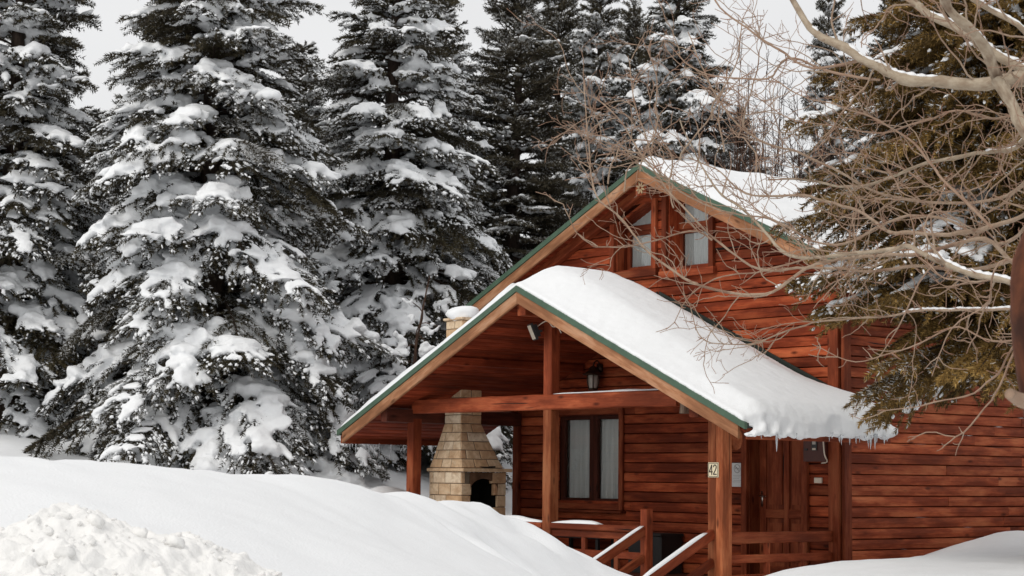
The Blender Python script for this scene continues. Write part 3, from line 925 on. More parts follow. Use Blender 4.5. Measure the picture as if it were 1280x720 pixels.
tube(tg, [(bx1 - .05, .62, 1.42), (bx1 - .02, .85, 1.415), (bx1 + .01, 1.0, 1.42)], .014, 6); tube(tg, [(bx1 - .02, .60, 1.42), (bx1 + .01, .95, 1.41)], .010, 6)
tgo = tg.build('fire_tongs', M['black']); tag(tgo, 'dark iron tongs lying on the stone mantel ledge of the fireplace', 'fire tongs')
hood = MB(); nx0, nx1, ny0, ny1 = -6.06, -5.68, .50, .89
def hr(f):
    e = f ** .92
    return (bx0 + (nx0 - bx0) * e, bx1 + (nx1 - bx1) * e, by0 + (ny0 - by0) * e, (by1 - .05) + (ny1 - by1 + .05) * e)
N = 5
for k in range(N):
    z0 = 1.40 + k * .128; z1 = z0 + .128
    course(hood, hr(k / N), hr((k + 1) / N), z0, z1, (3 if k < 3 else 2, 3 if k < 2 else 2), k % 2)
hood.build('hood', M['stone'], fp)
hc = MB()
r0, r1 = hr(0), hr(1)
V = [(r0[0] + .01, r0[2] + .01, 1.396), (r0[1] - .01, r0[2] + .01, 1.396), (r0[1] - .01, r0[3] - .01, 1.396), (r0[0] + .01, r0[3] - .01, 1.396),
     (r1[0] + .01, r1[2] + .01, 2.04), (r1[1] - .01, r1[2] + .01, 2.04), (r1[1] - .01, r1[3] - .01, 2.04), (r1[0] + .01, r1[3] - .01, 2.04)]
hc.add(V, f4=[(0, 3, 2, 1), (4, 5, 6, 7), (0, 1, 5, 4), (1, 2, 6, 5), (2, 3, 7, 6), (3, 0, 4, 7)])
box(hc, (nx0 + .01, ny0 + .01, 2.04), (nx1 - .01, ny1 - .01, 3.54), .001, axis=2)
hc.build('mortar_core', M['mortar'], fp)
ch = MB()
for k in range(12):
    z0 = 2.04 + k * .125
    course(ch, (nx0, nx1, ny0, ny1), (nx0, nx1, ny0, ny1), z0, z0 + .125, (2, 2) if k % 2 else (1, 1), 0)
box(ch, (nx0 - .03, ny0 - .03, 3.542), (nx1 + .03, ny1 + .03, 3.58), .01, .8)
ch.build('chimney', M['stone'], fp)
cs = MB()
lumps(cs, [((nx0 + nx1) / 2, (ny0 + ny1) / 2, 3.63)], [(1, 0, .001)], [(.26, .25, .13)], 3, .22, 1.5, 4)
o = cs.build('chimney_snow', M['roof_snow'], flat=False); tag(o, 'rounded cap of snow sitting on the stone chimney top', 'snow cap')

# house number plate
hn = empty('house_number_plate', (-.138, -.004, 1.39)); tag(hn, 'small cream plate with house number 42 on the right porch post', 'number plate')
m = MB(); box(m, (-.222, -.014, 1.305), (-.054, -.003, 1.482), .003); m.build('plate', M['plate'], hn)
m = MB()
for (a, b, c, d) in ((-.214, -.062, 1.468, 1.474), (-.214, -.062, 1.313, 1.319)): box(m, (a, -.0165, c), (b, -.0141, d), .0005)
for (a, b, c, d) in ((-.214, -.208, 1.3195, 1.4675), (-.068, -.062, 1.3195, 1.4675)): box(m, (a, -.0165, c), (b, -.0141, d), .0005, axis=2)
m.build('border', M['digit'], hn)
def strokes(mb, paths, y, wd):
    for p in paths:
        P = spline(p, 14) if len(p) > 2 else np.array(p, float)
        for k in range(len(P) - 1):
            a, b = P[k], P[k + 1]; dd = unit(b - a)
            a = a - dd * .002; b = b + dd * .002
            beam(mb, (a[0], y, a[1]), (b[0], y, b[1]), Yv, .003, wd, .0003)
m = MB()
strokes(m, [[(-.162, 1.335), (-.162, 1.452)], [(-.162, 1.452), (-.199, 1.372)], [(-.201, 1.370), (-.146, 1.370)]], -.0157, .013)
strokes(m, [[(-.132, 1.427), (-.126, 1.446), (-.109, 1.452), (-.091, 1.444), (-.087, 1.424), (-.098, 1.395), (-.118, 1.366), (-.133, 1.343)], [(-.136, 1.341), (-.082, 1.341)]], -.0158, .013)
m.build('digits', M['digit'], hn)
# notice
nt_ = empty('notice_sheet', (-1.705, YW - .03, 1.34)); tag(nt_, 'white printed notice with crossed circle pinned on the wall left of the door', 'notice')
m = MB(); box(m, (-1.812, YW - .032, 1.185), (-1.598, YW - .028, 1.50), .001); m.build('sheet', M['paper'], nt_)
m = MB()
th = np.linspace(0, 2 * np.pi, 25)
strokes(m, [[(-1.705 + .055 * math.cos(a), 1.425 + .055 * math.sin(a)) for a in th], [(-1.742, 1.462), (-1.668, 1.388)], [(-1.735, 1.42), (-1.715, 1.44), (-1.69, 1.415), (-1.675, 1.43)]], YW - .0335, .007)
for k in range(5):
    box(m, (-1.78 + .01 * (k % 2), YW - .0342, 1.335 - k * .022), (-1.63 - .02 * (k % 3), YW - .0325, 1.339 - k * .022), .0003)
m.build('print', M['ink'], nt_)
# meter box
mb_ = empty('meter_box', (-.28, YW - .03, 1.67)); tag(mb_, 'brown electric meter box with small glass window right of the door', 'meter box')
m = MB(); box(m, (-.465, YW - .13, 1.52), (-.10, YW - .026, 1.99), .008, axis=2); m.build('case', M['meter'], mb_)
m = MB(); box(m, (-.315, YW - .142, 1.66), (-.225, YW - .131, 1.80), .004, axis=2); box(m, (-.43, YW - .14, 1.66), (-.385, YW - .131, 1.685), .004); m.build('window_bezel', M['black'], mb_)
m = MB(); box(m, (-.298, YW - .146, 1.735), (-.243, YW - .143, 1.785), .001); m.build('window', M['lamp_glass'], mb_)
m = MB(); box(m, (-.298, YW - .146, 1.665), (-.243, YW - .143, 1.69), .001); m.build('dial', M['cream'], mb_)
m = MB(); box(m, (-.352, YW - .05, 1.247), (-.232, YW - .026, 1.318), .006); sk = m.build('wall_socket', M['cream']); tag(sk, 'small cream socket plate on the boards under the meter box', 'socket')
m = MB(); tube(m, spline([(-.17, YW - .10, 2.0), (-.11, YW - .16, 1.88), (-.085, YW - .16, 1.62), (-.10, YW - .09, 1.52), (-.155, YW - .14, 1.50)], 24), .009, 8)
tube(m, [(-.112, YW - .036, 1.50), (-.112, YW - .036, .34)], .013, 8)
cd = m.build('cable_conduit', M['cream'], flat=False); tag(cd, 'cream electric cable running down the wall beside the corner trim', 'cable')
# wall lantern
ln = empty('wall_lantern', (-4.41, YW - .03, 2.7)); tag(ln, 'bronze wall lantern with frosted glass above the porch window', 'lantern')
cx, cy = -4.41, YW - .17
def lathe(mb, cx, cy, prof, n=20):
    th = np.linspace(0, 2 * np.pi, n, endpoint=False); V = []
    for (r, z) in prof: V += [(cx + r * math.cos(t), cy + r * math.sin(t), z) for t in th]
    f4 = [(k * n + i, k * n + (i + 1) % n, (k + 1) * n + (i + 1) % n, (k + 1) * n + i) for k in range(len(prof) - 1) for i in range(n)]
    mb.add(V, f4=f4, fn=[list(range(n))[::-1], [(len(prof) - 1) * n + i for i in range(n)]])
m = MB(); lathe(m, cx, cy, [(.058, 2.56), (.070, 2.60), (.078, 2.70), (.078, 2.755)]); m.build('glass_shade', M['lamp_glass'], ln, flat=False)
m = MB(); lathe(m, cx, cy, [(.15, 2.755), (.155, 2.765), (.11, 2.79), (.07, 2.82), (.06, 2.86), (.02, 2.89)]); m.build('cap', M['bronze'], ln, flat=False)
m = MB(); lathe(m, cx, cy, [(.02, 2.53), (.07, 2.54), (.072, 2.56)])
for k in range(6):
    a = k * math.pi / 3 + .3
    tube(m, [(cx + .072 * math.cos(a), cy + .072 * math.sin(a), 2.555), (cx + .097 * math.cos(a), cy + .097 * math.sin(a), 2.65), (cx + .095 * math.cos(a), cy + .095 * math.sin(a), 2.76)], .008, 6)
tube(m, spline([(cx, cy, 2.87), (cx, cy + .02, 2.94), (cx, cy + .09, 2.96), (cx, YW - .02, 2.86)], 12), .012, 8); lathe(m, cx, YW - .04, [(.05, 2.80), (.05, 2.92)])
m.build('bracket', M['bronze'], ln, flat=False)
# floodlight on king post
fd = empty('floodlight', (-3.3, -.05, 3.2)); tag(fd, 'small floodlight with pale lens and loose wire on the porch king post', 'floodlight')
fc = np.array([-3.36, -.14, 3.20]); fn_ = unit(np.array([-.42, -.80, -.38])); fu = unit(np.array([0, 0, 1.]) - fn_ * fn_[2]); fs = np.cross(fn_, fu)
m = MB()
prism(m, [fc + fs * a * .10 + fu * b * .115 for a, b in ((-1, -1), (1, -1), (1, 1), (-1, 1))], -fn_ * .035)
prism(m, [fc - fn_ * .036 + fs * a * .07 + fu * b * .085 for a, b in ((-1, -1), (1, -1), (1, 1), (-1, 1))], -fn_ * .05)
for s_ in (-1, 1):
    beam(m, fc - fn_ * .03 + fs * s_ * .108, fc - fn_ * .11 + fs * s_ * .108 - fu * .03, fs, .008, .03, .001)
beam(m, fc - fn_ * .11 - fs * .115 - fu * .03, fc - fn_ * .11 + fs * .115 - fu * .03, fn_, .008, .03, .001)
m.build('housing', M['black'], fd)
m = MB(); prism(m, [fc + fn_ * .003 + fs * a * .085 + fu * b * .098 for a, b in ((-1, -1), (1, -1), (1, 1), (-1, 1))], fn_ * .006); m.build('lens', M['flood_lens'], fd)
m = MB(); tube(m, spline([fc - fn_ * .08 + fu * .04, (-3.22, -.04, 3.34), (-3.14, -.03, 3.33), (-3.08, -.02, 3.27), (-3.02, .02, 3.26), (-2.98, .05, 3.18)], 24), .007, 6); m.build('wire', M['cream'], fd, flat=False)
# black crate at the wall
bgt = empty('storage_crate', (-3.0, 1.8, 0)); tag(bgt, 'black crate standing on the porch floor against the red wall', 'crate')
m = MB(); box(m, (-3.35, 1.62, 0), (-2.70, YW - .05, .50), .02, axis=2); m.build('crate_body', M['bag'], bgt)
m = MB(); box(m, (-3.37, 1.60, .50), (-2.68, YW - .05, .54), .012); m.build('lid', M['bag'], bgt)
bgt = empty('bench', (-4.4, 1.8, 0)); tag(bgt, 'low dark bench under the porch window', 'bench')
m = MB(); box(m, (-5.0, 1.62, .42), (-3.9, 2.0, .47), .01); m.build('seat', M['bag'], bgt)
for x in (-4.9, -4.0):
    for y in (1.66, 1.96):
        m = MB(); box(m, (x - .025, y - .025, 0), (x + .025, y + .025, .419), .004, axis=2); m.build('leg', M['bag'], bgt)

# ------------------------------------------------------------------ snow lying on the cabin
def grid_shell(top, bot):
    """closed shell from two (ny, nx, 3) grids"""
    ny, nx = top.shape[:2]; V = np.vstack([top.reshape(-1, 3), bot.reshape(-1, 3)]); idx = np.arange(nx * ny).reshape(ny, nx); o = nx * ny
    a = np.stack([idx[:-1, :-1].ravel(), idx[:-1, 1:].ravel(), idx[1:, 1:].ravel(), idx[1:, :-1].ravel()], 1)
    fs = [a, (a + o)[:, ::-1]]
    for e in (idx[0], idx[:, -1], idx[-1][::-1], idx[:, 0][::-1]):
        fs.append(np.stack([e[:-1], e[:-1] + o, e[1:] + o, e[1:]], 1))
    return V, np.concatenate(fs)

def fuse(mb, seed, voxel=.032, amp=1., mat='tree_snow'):
    """melt the overlapping lumps of one load of snow into continuous pads"""
    me = mb.mesh('lumps', None, False); o = bpy.data.objects.new('lumps', me); COL.objects.link(o)
    m = o.modifiers.new('r', 'REMESH'); m.mode = 'VOXEL'; m.voxel_size = voxel; m.use_smooth_shade = True
    m = o.modifiers.new('s', 'SMOOTH'); m.factor = .5; m.iterations = 2
    dg = bpy.context.evaluated_depsgraph_get(); dg.update()
    out = bpy.data.meshes.new_from_object(o.evaluated_get(dg)); out.name = 'snow_load'
    bpy.data.objects.remove(o); bpy.data.meshes.remove(me)
    n = len(out.vertices); co = np.empty(n * 3, np.float32); out.vertices.foreach_get('co', co); co = co.reshape(-1, 3).astype(float)
    no = np.empty(n * 3, np.float32); out.vertices.foreach_get('normal', no); no = no.reshape(-1, 3)
    co = co + no * ((.012 * vnoise(co, 13, seed) + .009 * vnoise(co, 31, seed + 3)) * (1 - .55 * np.clip(no[:, 2], 0, 1)) * amp)[:, None]
    out.vertices.foreach_set('co', co.astype(np.float32).ravel()); out.update()
    out.materials.clear(); out.materials.append(M[mat])
    return out

def roof_snow_right():
    mb = MB()
    nu, nv = 130, 200
    u = np.linspace(0, 1, nu); v = np.linspace(0, 1, nv)
    Uu, Vv = np.meshgrid(u, v)
    y = P_Y0 - .005 + (YW - .075 - P_Y0) * Uu
    # extent past the eave, ragged
    ext = .10 + .05 * vnoise(np.stack([y * 3.1, 0 * y, 0 * y], -1).reshape(-1, 3), 1, 5).reshape(y.shape) - .02 * smooth(.85, 1, Uu) - .10 * (1 - smooth(.0, .10, Uu))
    s = Vv * (P_HW + ext) - .25 * (1 - Vv)                      # x distance from ridge (starts just left of it)
    x = XM + s
    roofz = P_AP - SL * np.abs(s) - .01
    P3 = np.stack([x, y, 0 * x], -1).reshape(-1, 3)
    nz = (.010 * fbm(P3, 1.1, 2, 21) + .003 * fbm(P3, 6, 2, 22)).reshape(x.shape)
    front = smooth(0, .30, Uu) ** .75
    back = 1 - .75 * smooth(.60, 1.0, Uu)
    t = (.06 + .33 * front * (1 - .30 * smooth(.2, 3.6, s))) * back
    # keeps full body towards the lower right corner
    t = np.where(s > 2.6, t * (1 - smooth(2.6, 3.8, s)) + (.06 + .17 * smooth(0, .12, Uu)) * smooth(2.6, 3.8, s), t)
    # crown of the ridge rounds over
    t = t * (1 - .12 * np.exp(-((s - .0) / .35) ** 2))
    over = np.clip((s - P_HW + .12) / .24, 0, 1.3)
    topz = roofz + (t + nz) * np.sqrt(np.clip(1 - (over / 1.32) ** 2, 0.0, 1)) - .05 * over ** 2
    fine = (.012 * fbm(np.stack([x * 1, y * 1, 0 * x], -1).reshape(-1, 3), 11, 2, 9)).reshape(x.shape)
    topz += fine * over
    botz = roofz - .012 - .075 * over ** 1.5 * (1 + .5 * vnoise(np.stack([y * 7, 0 * y, 0 * y], -1).reshape(-1, 3), 1, 8).reshape(y.shape))
    botz = np.minimum(botz, topz - .012)
    top = np.stack([x, y, topz], -1); bot = np.stack([x, y, botz], -1)
    V, f = grid_shell(top, bot); mb.add(V, f4=f[:, ::-1])
    # broken, curling lip along the eave
    n = 60
    ys = np.sort(rs.uniform(P_Y0 + .08, YW + .02, n)); dens = rs.uniform(.4, 1, n)
    C = np.stack([XM + P_HW + rs.uniform(.0, .08, n), ys, P_AP - SL * (P_HW + .05) - rs.uniform(.04, .12, n)], 1)
    lumps(mb, C, np.tile([[0, 1, .01]], (n, 1)) + rs.normal(0, .2, (n, 3)), np.stack([rs.uniform(.05, .12, n), rs.uniform(.025, .05, n), rs.uniform(.02, .045, n) + .0 * dens], 1), 2, .5, 1.8, 11)
    # curled flakes near the front corner
    for y0 in (-.40, -.18, .06, .30):
        p = [(XM + P_HW + .04, y0 + .11, P_AP - SL * P_HW - .02), (XM + P_HW + .12, y0 + .05, P_AP - SL * P_HW - .10), (XM + P_HW + .11, y0 - .06, P_AP - SL * P_HW - .15), (XM + P_HW + .09, y0 - .15, P_AP - SL * P_HW - .165)]
        tube(mb, spline(p, 12) + rs.normal(0, .006, (12, 3)), np.linspace(.055, .014, 12) * (1 + rs.normal(0, .12, 12)), 8)
    lumps(mb, [(XM + P_HW + .02, YW - .08, P_AP - SL * P_HW - .03)], [(1, 0, -.3)], [(.12, .10, .07)], 3, .3, 2, 4)
    return mb
o = bpy.data.objects.new('roof_snow', fuse(roof_snow_right(), 3, .024, .45, 'roof_snow')); COL.objects.link(o)
tag(o, 'thick smooth snow slab with ragged icy lip on the porch roof slope above the door', 'roof snow')

def roof_snow_plain(ap, hw, y0, y1, sgn, t0, seed, s0=0., edge=.12, back_fade=0):
    mb = MB(); nu, nv = 90, 110
    Uu, Vv = np.meshgrid(np.linspace(0, 1, nu), np.linspace(0, 1, nv))
    y = y0 + (y1 - y0) * Uu
    s = s0 + Vv * (hw + .05 - s0); x = XM + sgn * s
    P3 = np.stack([x, y, 0 * x], -1).reshape(-1, 3)
    nz = (.25 * fbm(P3, 1.1, 4, seed)).reshape(x.shape)
    rz = ap - SL * s - .006
    t = t0 * (1 + nz) * smooth(-.02, edge, y - y0) ** .6 * smooth(0, .12, y1 - y) ** .5 * np.sqrt(np.clip(1 - np.clip((s - hw + .1) / .16, 0, 1) ** 2, .02, 1))
    t = np.maximum(t, .015)
    ov = np.clip((s - hw + .05) / .1, 0, 1)
    top = np.stack([x, y, rz + t - .02 * ov], -1); bot = np.stack([x, y, rz - .006 - .03 * ov], -1)
    V, f = grid_shell(top, bot); mb.add(V, f4=f if sgn < 0 else f[:, ::-1])
    return mb
o = roof_snow_plain(P_AP, P_HW, P_Y0 - .004, YW - .08, -1, .13, 31, s0=.22).build('roof_snow', M['roof_snow'], flat=False)
tag(o, 'thinner snow layer on the porch roof slope over the fireplace', 'roof snow')
o = roof_snow_plain(H_AP, H_HW, H_Y0 - .0, YB + .43, 1, .15, 41, edge=.3).build('roof_snow', M['roof_snow'], flat=False)
tag(o, 'long snow sheet on the high main roof slope above the side wall', 'roof snow')
o = roof_snow_plain(H_AP, H_HW, H_Y0 - .0, YB + .43, -1, .07, 51).build('roof_snow', M['roof_snow'], flat=False)
tag(o, 'thin snow line on the main roof slope facing the snowy spruces', 'roof snow')

def strip(p0, p1, w_, t_, seed):
    mb = MB(); n = max(12, int(np.linalg.norm(np.subtract(p1, p0)) * 14))
    P = np.linspace(p0, p1, n); d = unit(np.subtract(p1, p0)); sd = unit(np.cross(d, [0, 0, 1.])); upv = np.cross(sd, d)
    k = 9; top = []; bot = []
    for i, p in enumerate(P):
        e = min(1, 6 * i / n, 6 * (n - 1 - i) / n) ** .5 if 0 < i < n - 1 else .05
        h = t_ * e * (1 + .45 * vnoise(np.array([[p[0] * 2.3, p[1] * 2.3, seed]]), 1, seed)[0])
        for j in range(k):
            a = j / (k - 1) * 2 - 1
            top.append(p + sd * a * w_ / 2 + upv * (h * math.sqrt(max(0, 1 - a ** 2 * .98)) + .003)); bot.append(p + sd * a * w_ / 2 + upv * .001)
    V, f = grid_shell(np.array(top).reshape(n, k, 3), np.array(bot).reshape(n, k, 3)); mb.add(V, f4=f[:, ::-1])
    return mb
o = strip((-3.08, .068, 2.374), (-.80, .068, 2.374), .13, .022, 3).build('snow_strip', M['roof_snow'], flat=False); tag(o, 'thin line of snow on the porch tie beam right of the king post', 'snow strip')
o = strip((-6.1, .06, .688), (-3.3, .06, .688), .12, .06, 5).build('snow_strip', M['roof_snow'], flat=False); tag(o, 'snow on the porch handrail left of the middle post', 'snow strip')
o = strip((-3.10, .06, .688), (-2.2, .06, .688), .11, .035, 7).build('snow_strip', M['roof_snow'], flat=False); tag(o, 'tapering snow on the porch handrail right of the middle post', 'snow strip')
o = strip((-1.352, -.02, .692), (-1.352, -1.2, .11), .07, .024, 9).build('snow_strip', M['roof_snow'], flat=False); tag(o, 'snow on the sloping stair rail below the newel post', 'snow strip')
o = strip((-.16, -.12, .645), (-.16, -1.2, .11), .07, .028, 11).build('snow_strip', M['roof_snow'], flat=False); tag(o, 'snow on the sloping stair rail below the numbered post', 'snow strip')
# snow filling the steps
def step_snow():
    mb = MB(); nu, nv = 40, 50
    Uu, Vv = np.meshgrid(np.linspace(0, 1, nu), np.linspace(0, 1, nv))
    x = -1.46 + 1.36 * Uu; y = -.75 - 1.3 * Vv
    P3 = np.stack([x, y, 0 * x], -1).reshape(-1, 3)
    zt = .16 - .55 * (.25 + .9 * Vv) + .12 * (np.abs(Uu - .5) * 2) ** 2 + (.03 * fbm(P3, 2.5, 3, 6)).reshape(x.shape)
    V, f = grid_shell(np.stack([x, y, zt], -1), np.stack([x, y, np.minimum(zt - .02, -.7) + 0 * x], -1)); mb.add(V, f4=f)
    return mb
o = step_snow().build('step_snow', M['snow'], flat=False); tag(o, 'drifted snow filling the porch steps between the two stair rails', 'snow drift')

# icicles
def icicle_mesh(seed):
    mb = MB(); r = np.random.RandomState(seed); z = np.linspace(0, 1, 9)
    P = np.stack([r.normal(0, .02, 9).cumsum() * .3, r.normal(0, .02, 9).cumsum() * .3, -z], 1); P[0] = 0
    tube(mb, P, (.11 * (1 - z) ** .8 + .012) * (1 + r.normal(0, .08, 9)), 7)
    return mb.mesh('icicle', M['ice'], False)
IC = [icicle_mesh(k) for k in range(3)]
def icicle(loc, L, w_, label, group, k):
    o = bpy.data.objects.new('icicle', IC[k % 3]); COL.objects.link(o)
    o.location = loc; o.scale = (w_, w_, L); o.rotation_euler = (0, 0, rs.uniform(0, 6))
    tag(o, label, 'icicle', group)
ze = P_AP - SL * (P_HW + .08)
ypos = np.r_[[-.30, -.12, .20, .48], np.sort(rs.uniform(.72, 1.98, 22))]
for k, y in enumerate(ypos):
    L = rs.uniform(.04, .13)
    if k in (1,): L = .22
    if y > 1.5: L *= 1.4
    icicle((XM + P_HW + rs.uniform(.03, .13), y, ze - rs.uniform(.04, .09)), L, rs.uniform(.09, .16), 'thin clear icicle hanging from the snowy porch eave above the door', 'icicles along the eave above the door', k)
for k, y in enumerate(np.sort(rs.uniform(-.45, 1.9, 15))):
    icicle((XM - P_HW + .0, y, P_AP - SL * P_HW - .195), rs.uniform(.04, .16) if rs.rand() > .2 else .22, rs.uniform(.08, .13), 'thin clear icicle hanging from the porch eave behind the fireplace', 'icicles along the eave near the spruces', k)

# ------------------------------------------------------------------ trees
def needles(P, D, n_per, length, width, r, spread=.75, frost=None, hang=0., tone=None):
    """P (m,3) points on twigs, D (m,3) twig directions -> pointed needle tufts as thin triangles"""
    m = len(P); k = n_per
    P = np.repeat(P, k, 0); D = np.repeat(D, k, 0); n = m * k
    rad = r.normal(0, 1, (n, 3)); rad -= D * (rad * D).sum(1)[:, None]; rad /= np.linalg.norm(rad, axis=1)[:, None] + 1e-9
    d = D * (1 - spread * .45) + rad * spread + np.array([0, 0, -hang]); d /= np.linalg.norm(d, axis=1)[:, None]
    w = np.cross(d, r.normal(0, 1, (n, 3))); w /= np.linalg.norm(w, axis=1)[:, None] + 1e-9
    L = length * r.uniform(.65, 1.25, n)[:, None]; wd = width * r.uniform(.7, 1.3, n)[:, None]
    A = P - w * wd / 2; B = P + w * wd / 2; C = P + d * L
    mid = P + d * L * .55
    V = np.stack([A, B, C], 1).reshape(-1, 3)
    tint = np.clip(r.beta(2, 2.6, n) * .86 + (0 if tone is None else np.repeat(tone, k)), 0, .87)
    if frost is not None:
        pr = np.repeat(frost, k) * (.3 + .7 * (rad[:, 2] > .0))
        tint = np.where(r.rand(n) < pr, r.uniform(.9, 1., n), tint)
    return V, np.arange(3 * n).reshape(-1, 3), np.repeat(tint, 3)

class Spruce:
    def __init__(self, H, R, z0, seed, droop=.35, whorl=.30, nb=6, snow=1., pad=1., frost=.08, nlen=.06, nwid=.015, nstep=.02, nper=3, mat='needle', power=.8, tip_up=.25, twig_gap=.085, hang=.25,
                 snow_top=.75, dust=.5, skirt=1., lean=(0, 0), only=None, spray=.42):
        r = np.random.RandomState(seed)
        tr = MB(); lb = MB(); nd = MB(); sn = MB()
        zz = np.linspace(-.4, H, 26)
        base = .020 * H + .03
        wob = np.stack([.03 * np.sin(zz * 1.1 + seed) + lean[0] * zz / H, .03 * np.cos(zz * .9 + seed) + lean[1] * zz / H, zz], 1)
        tube(tr, wob, np.interp(zz, [-.4, 0, .4, H], [base * 1.5, base * 1.25, base, .008]), 10)
        z = z0; NP = []; NDr = []; NF = []; NT = []; TC = []; TA = []; TR_ = []
        SC = []; SA = []; SR = []; BC = []; BA = []; BR = []
        while z < H - .12:
            f = (z - z0) / (H - z0)
            Lm = R * (1 - f) ** power + .10
            cnt = max(4, int(nb - 2 * f + r.randint(-1, 2)))
            a0 = r.uniform(0, 6.28)
            for b in range(cnt):
                az = a0 + b * 2 * np.pi / cnt + r.normal(0, .22)
                if only is not None and not only(az, f): continue
                L = Lm * r.uniform(.62, 1.12) * np.interp(f, [0, .16], [skirt, 1.])
                if r.rand() < .08: L *= 1.15
                el0 = np.interp(f, [0, .35, .75, 1], [.02, .12, .40, .95]) + r.normal(0, .12)
                dr = droop * np.interp(f, [0, .5, 1], [1.25, 1., .25]) * r.uniform(.7, 1.3)
                n = 12; t = np.linspace(0, 1, n)
                # elevation along the bough: out, sagging, tip lifting
                el = el0 - dr * 1.7 * t + tip_up * 1.6 * np.clip(t - .6, 0, 1) + r.normal(0, .05, n).cumsum() * .3
                azs = az + r.normal(0, .05, n).cumsum()
                step = L / (n - 1)
                dirs = np.stack([np.cos(el) * np.cos(azs), np.cos(el) * np.sin(azs), np.sin(el)], 1)
                P = np.vstack([[0, 0, 0], np.cumsum(dirs[:-1] * step, 0)])
                cx_ = np.interp(z, zz, wob[:, 0]); cy_ = np.interp(z, zz, wob[:, 1])
                P = P + np.array([cx_, cy_, z + r.uniform(-.1, .1)])
                tube(lb, P[::2] if n % 2 else np.vstack([P[::2], P[-1:]]), np.linspace(.010 + .009 * L, .004, 7), 4, cap=False)
                side = np.stack([-np.sin(azs), np.cos(azs), 0 * azs], 1)
                ds = dirs
                # twigs both sides
                nt_ = max(4, int(L / twig_gap))
                tt = np.sort(r.uniform(.16, .97, nt_))
                has_snow = r.rand() < np.interp(f, [0, snow_top, min(1, snow_top + .18)], [.95, .75, .22]) * min(1, snow)
                bigpad = r.rand() < .55 * pad
                tn = r.normal(0, .12)
                fz = frost * (r.uniform(1.2, 4.2) if r.rand() < .45 else .35)
                for q in tt:
                    for sg in (-1, 1):
                        if r.rand() < .12: continue
                        i = q * (n - 1); i0 = int(i); fr = i - i0; i1 = min(i0 + 1, n - 1)
                        p = P[i0] * (1 - fr) + P[i1] * fr; d0 = ds[i0]; s_ = side[i0] * sg
                        l = L * spray * (1 - q) ** .75 * (.4 + .6 * min(1, q / .35)) * r.uniform(.6, 1.25) + .07
                        l = min(l, .75)
                        ang = r.uniform(.65, 1.05)
                        d1 = d0 * math.cos(ang) + s_ * math.sin(ang)
                        k = max(3, int(l / .07)); tk = np.linspace(0, 1, k)
                        Q = p + np.outer(tk * l, d1) + np.outer(tk ** 2 * l, [0, 0, -hang * r.uniform(.4, 1.5)]) + np.outer(tk ** 2 * l * .25, d0)
                        dv = np.gradient(Q, axis=0); dv /= np.linalg.norm(dv, axis=1)[:, None]
                        mN = max(4, int(l / nstep))
                        ti = np.linspace(.02, 1, mN) * (k - 1); j0 = np.minimum(ti.astype(int), k - 2); fj = (ti - j0)[:, None]
                        NP.append(Q[j0] * (1 - fj) + Q[j0 + 1] * fj); NDr.append(dv[j0]); NF.append(np.full(len(j0), fz * (.5 + q))); NT.append(np.full(len(j0), tn))
                        if has_snow and dust > 0:
                            for _d in range(r.poisson(dust * l / .12)):
                                jj = r.randint(1, k); TC.append(Q[jj] + [r.normal(0, .02), r.normal(0, .02), r.uniform(.005, .025)]); TA.append(dv[jj]); TR_.append((r.uniform(.015, .05), r.uniform(.010, .022), r.uniform(.008, .018)))
                        if has_snow and l > .12 and r.rand() < .50 * snow:
                            c = Q[int(k * .62)]
                            th_ = r.uniform(.022, .045)
                            SC.append(c + [0, 0, th_ * .75]); SA.append(dv[int(k * .62)]); SR.append((l * r.uniform(.2, .38), r.uniform(.025, .05) + .08 * l, th_ + .02 * l))
                            if r.rand() < .6:
                                SC.append(Q[-2] + [0, 0, .02]); SA.append(dv[-2]); SR.append((r.uniform(.03, .07), r.uniform(.02, .04), r.uniform(.016, .03)))
                mN = int(L * .85 / nstep)
                ti = np.linspace(.15, 1, mN) * (n - 1); j0 = np.minimum(ti.astype(int), n - 2); fj = (ti - j0)[:, None]
                NP.append(P[j0] * (1 - fj) + P[j0 + 1] * fj); NDr.append(ds[j0]); NF.append(np.full(len(j0), fz * .6)); NT.append(np.full(len(j0), tn))
                if has_snow:
                    a, bb = r.uniform(.25, .5), r.uniform(.85, 1.)
                    cnt2 = max(3, int(L * (bb - a) / .085))
                    for q in np.linspace(a, bb, cnt2):
                        i0 = int(q * (n - 1)); prof = math.sin(math.pi * min(1, (q - a) / (bb - a) * .8 + .15)) ** .6
                        wd = (L * spray * .55 * (1 - q) ** .5 + .05) * r.uniform(.7, 1.15)
                        wd = min(wd, .30)
                        if bigpad and r.rand() < .24: continue
                        if bigpad:
                            BC.append(P[i0] + side[i0] * r.normal(0, .3) * wd + [0, 0, .045 * prof * pad + r.normal(0, .012)]); BA.append(unit(ds[i0] + r.normal(0, .3, 3))); BR.append((r.uniform(.08, .17), wd * r.uniform(.45, .9) + .02, (.045 + .045 * L ** .5 * pad) * prof * r.uniform(.8, 1.15) + .015))
                            for _s in range(3):
                                oo = side[i0] * r.normal(0, 1.0) * wd + ds[i0] * r.normal(0, .08)
                                SC.append(P[i0] + oo + [0, 0, .02 - .5 * abs(np.dot(oo, side[i0])) * .4]); SA.append(unit(ds[i0] + r.normal(0, .5, 3))); SR.append((r.uniform(.03, .08), r.uniform(.02, .045), r.uniform(.015, .035)))
                        elif r.rand() < .75:
                            SC.append(P[i0] + [0, 0, .03]); SA.append(ds[i0]); SR.append((r.uniform(.08, .15), wd * .5 + .02, .04))
            z += whorl * (1 - .45 * f) * r.uniform(.8, 1.2)
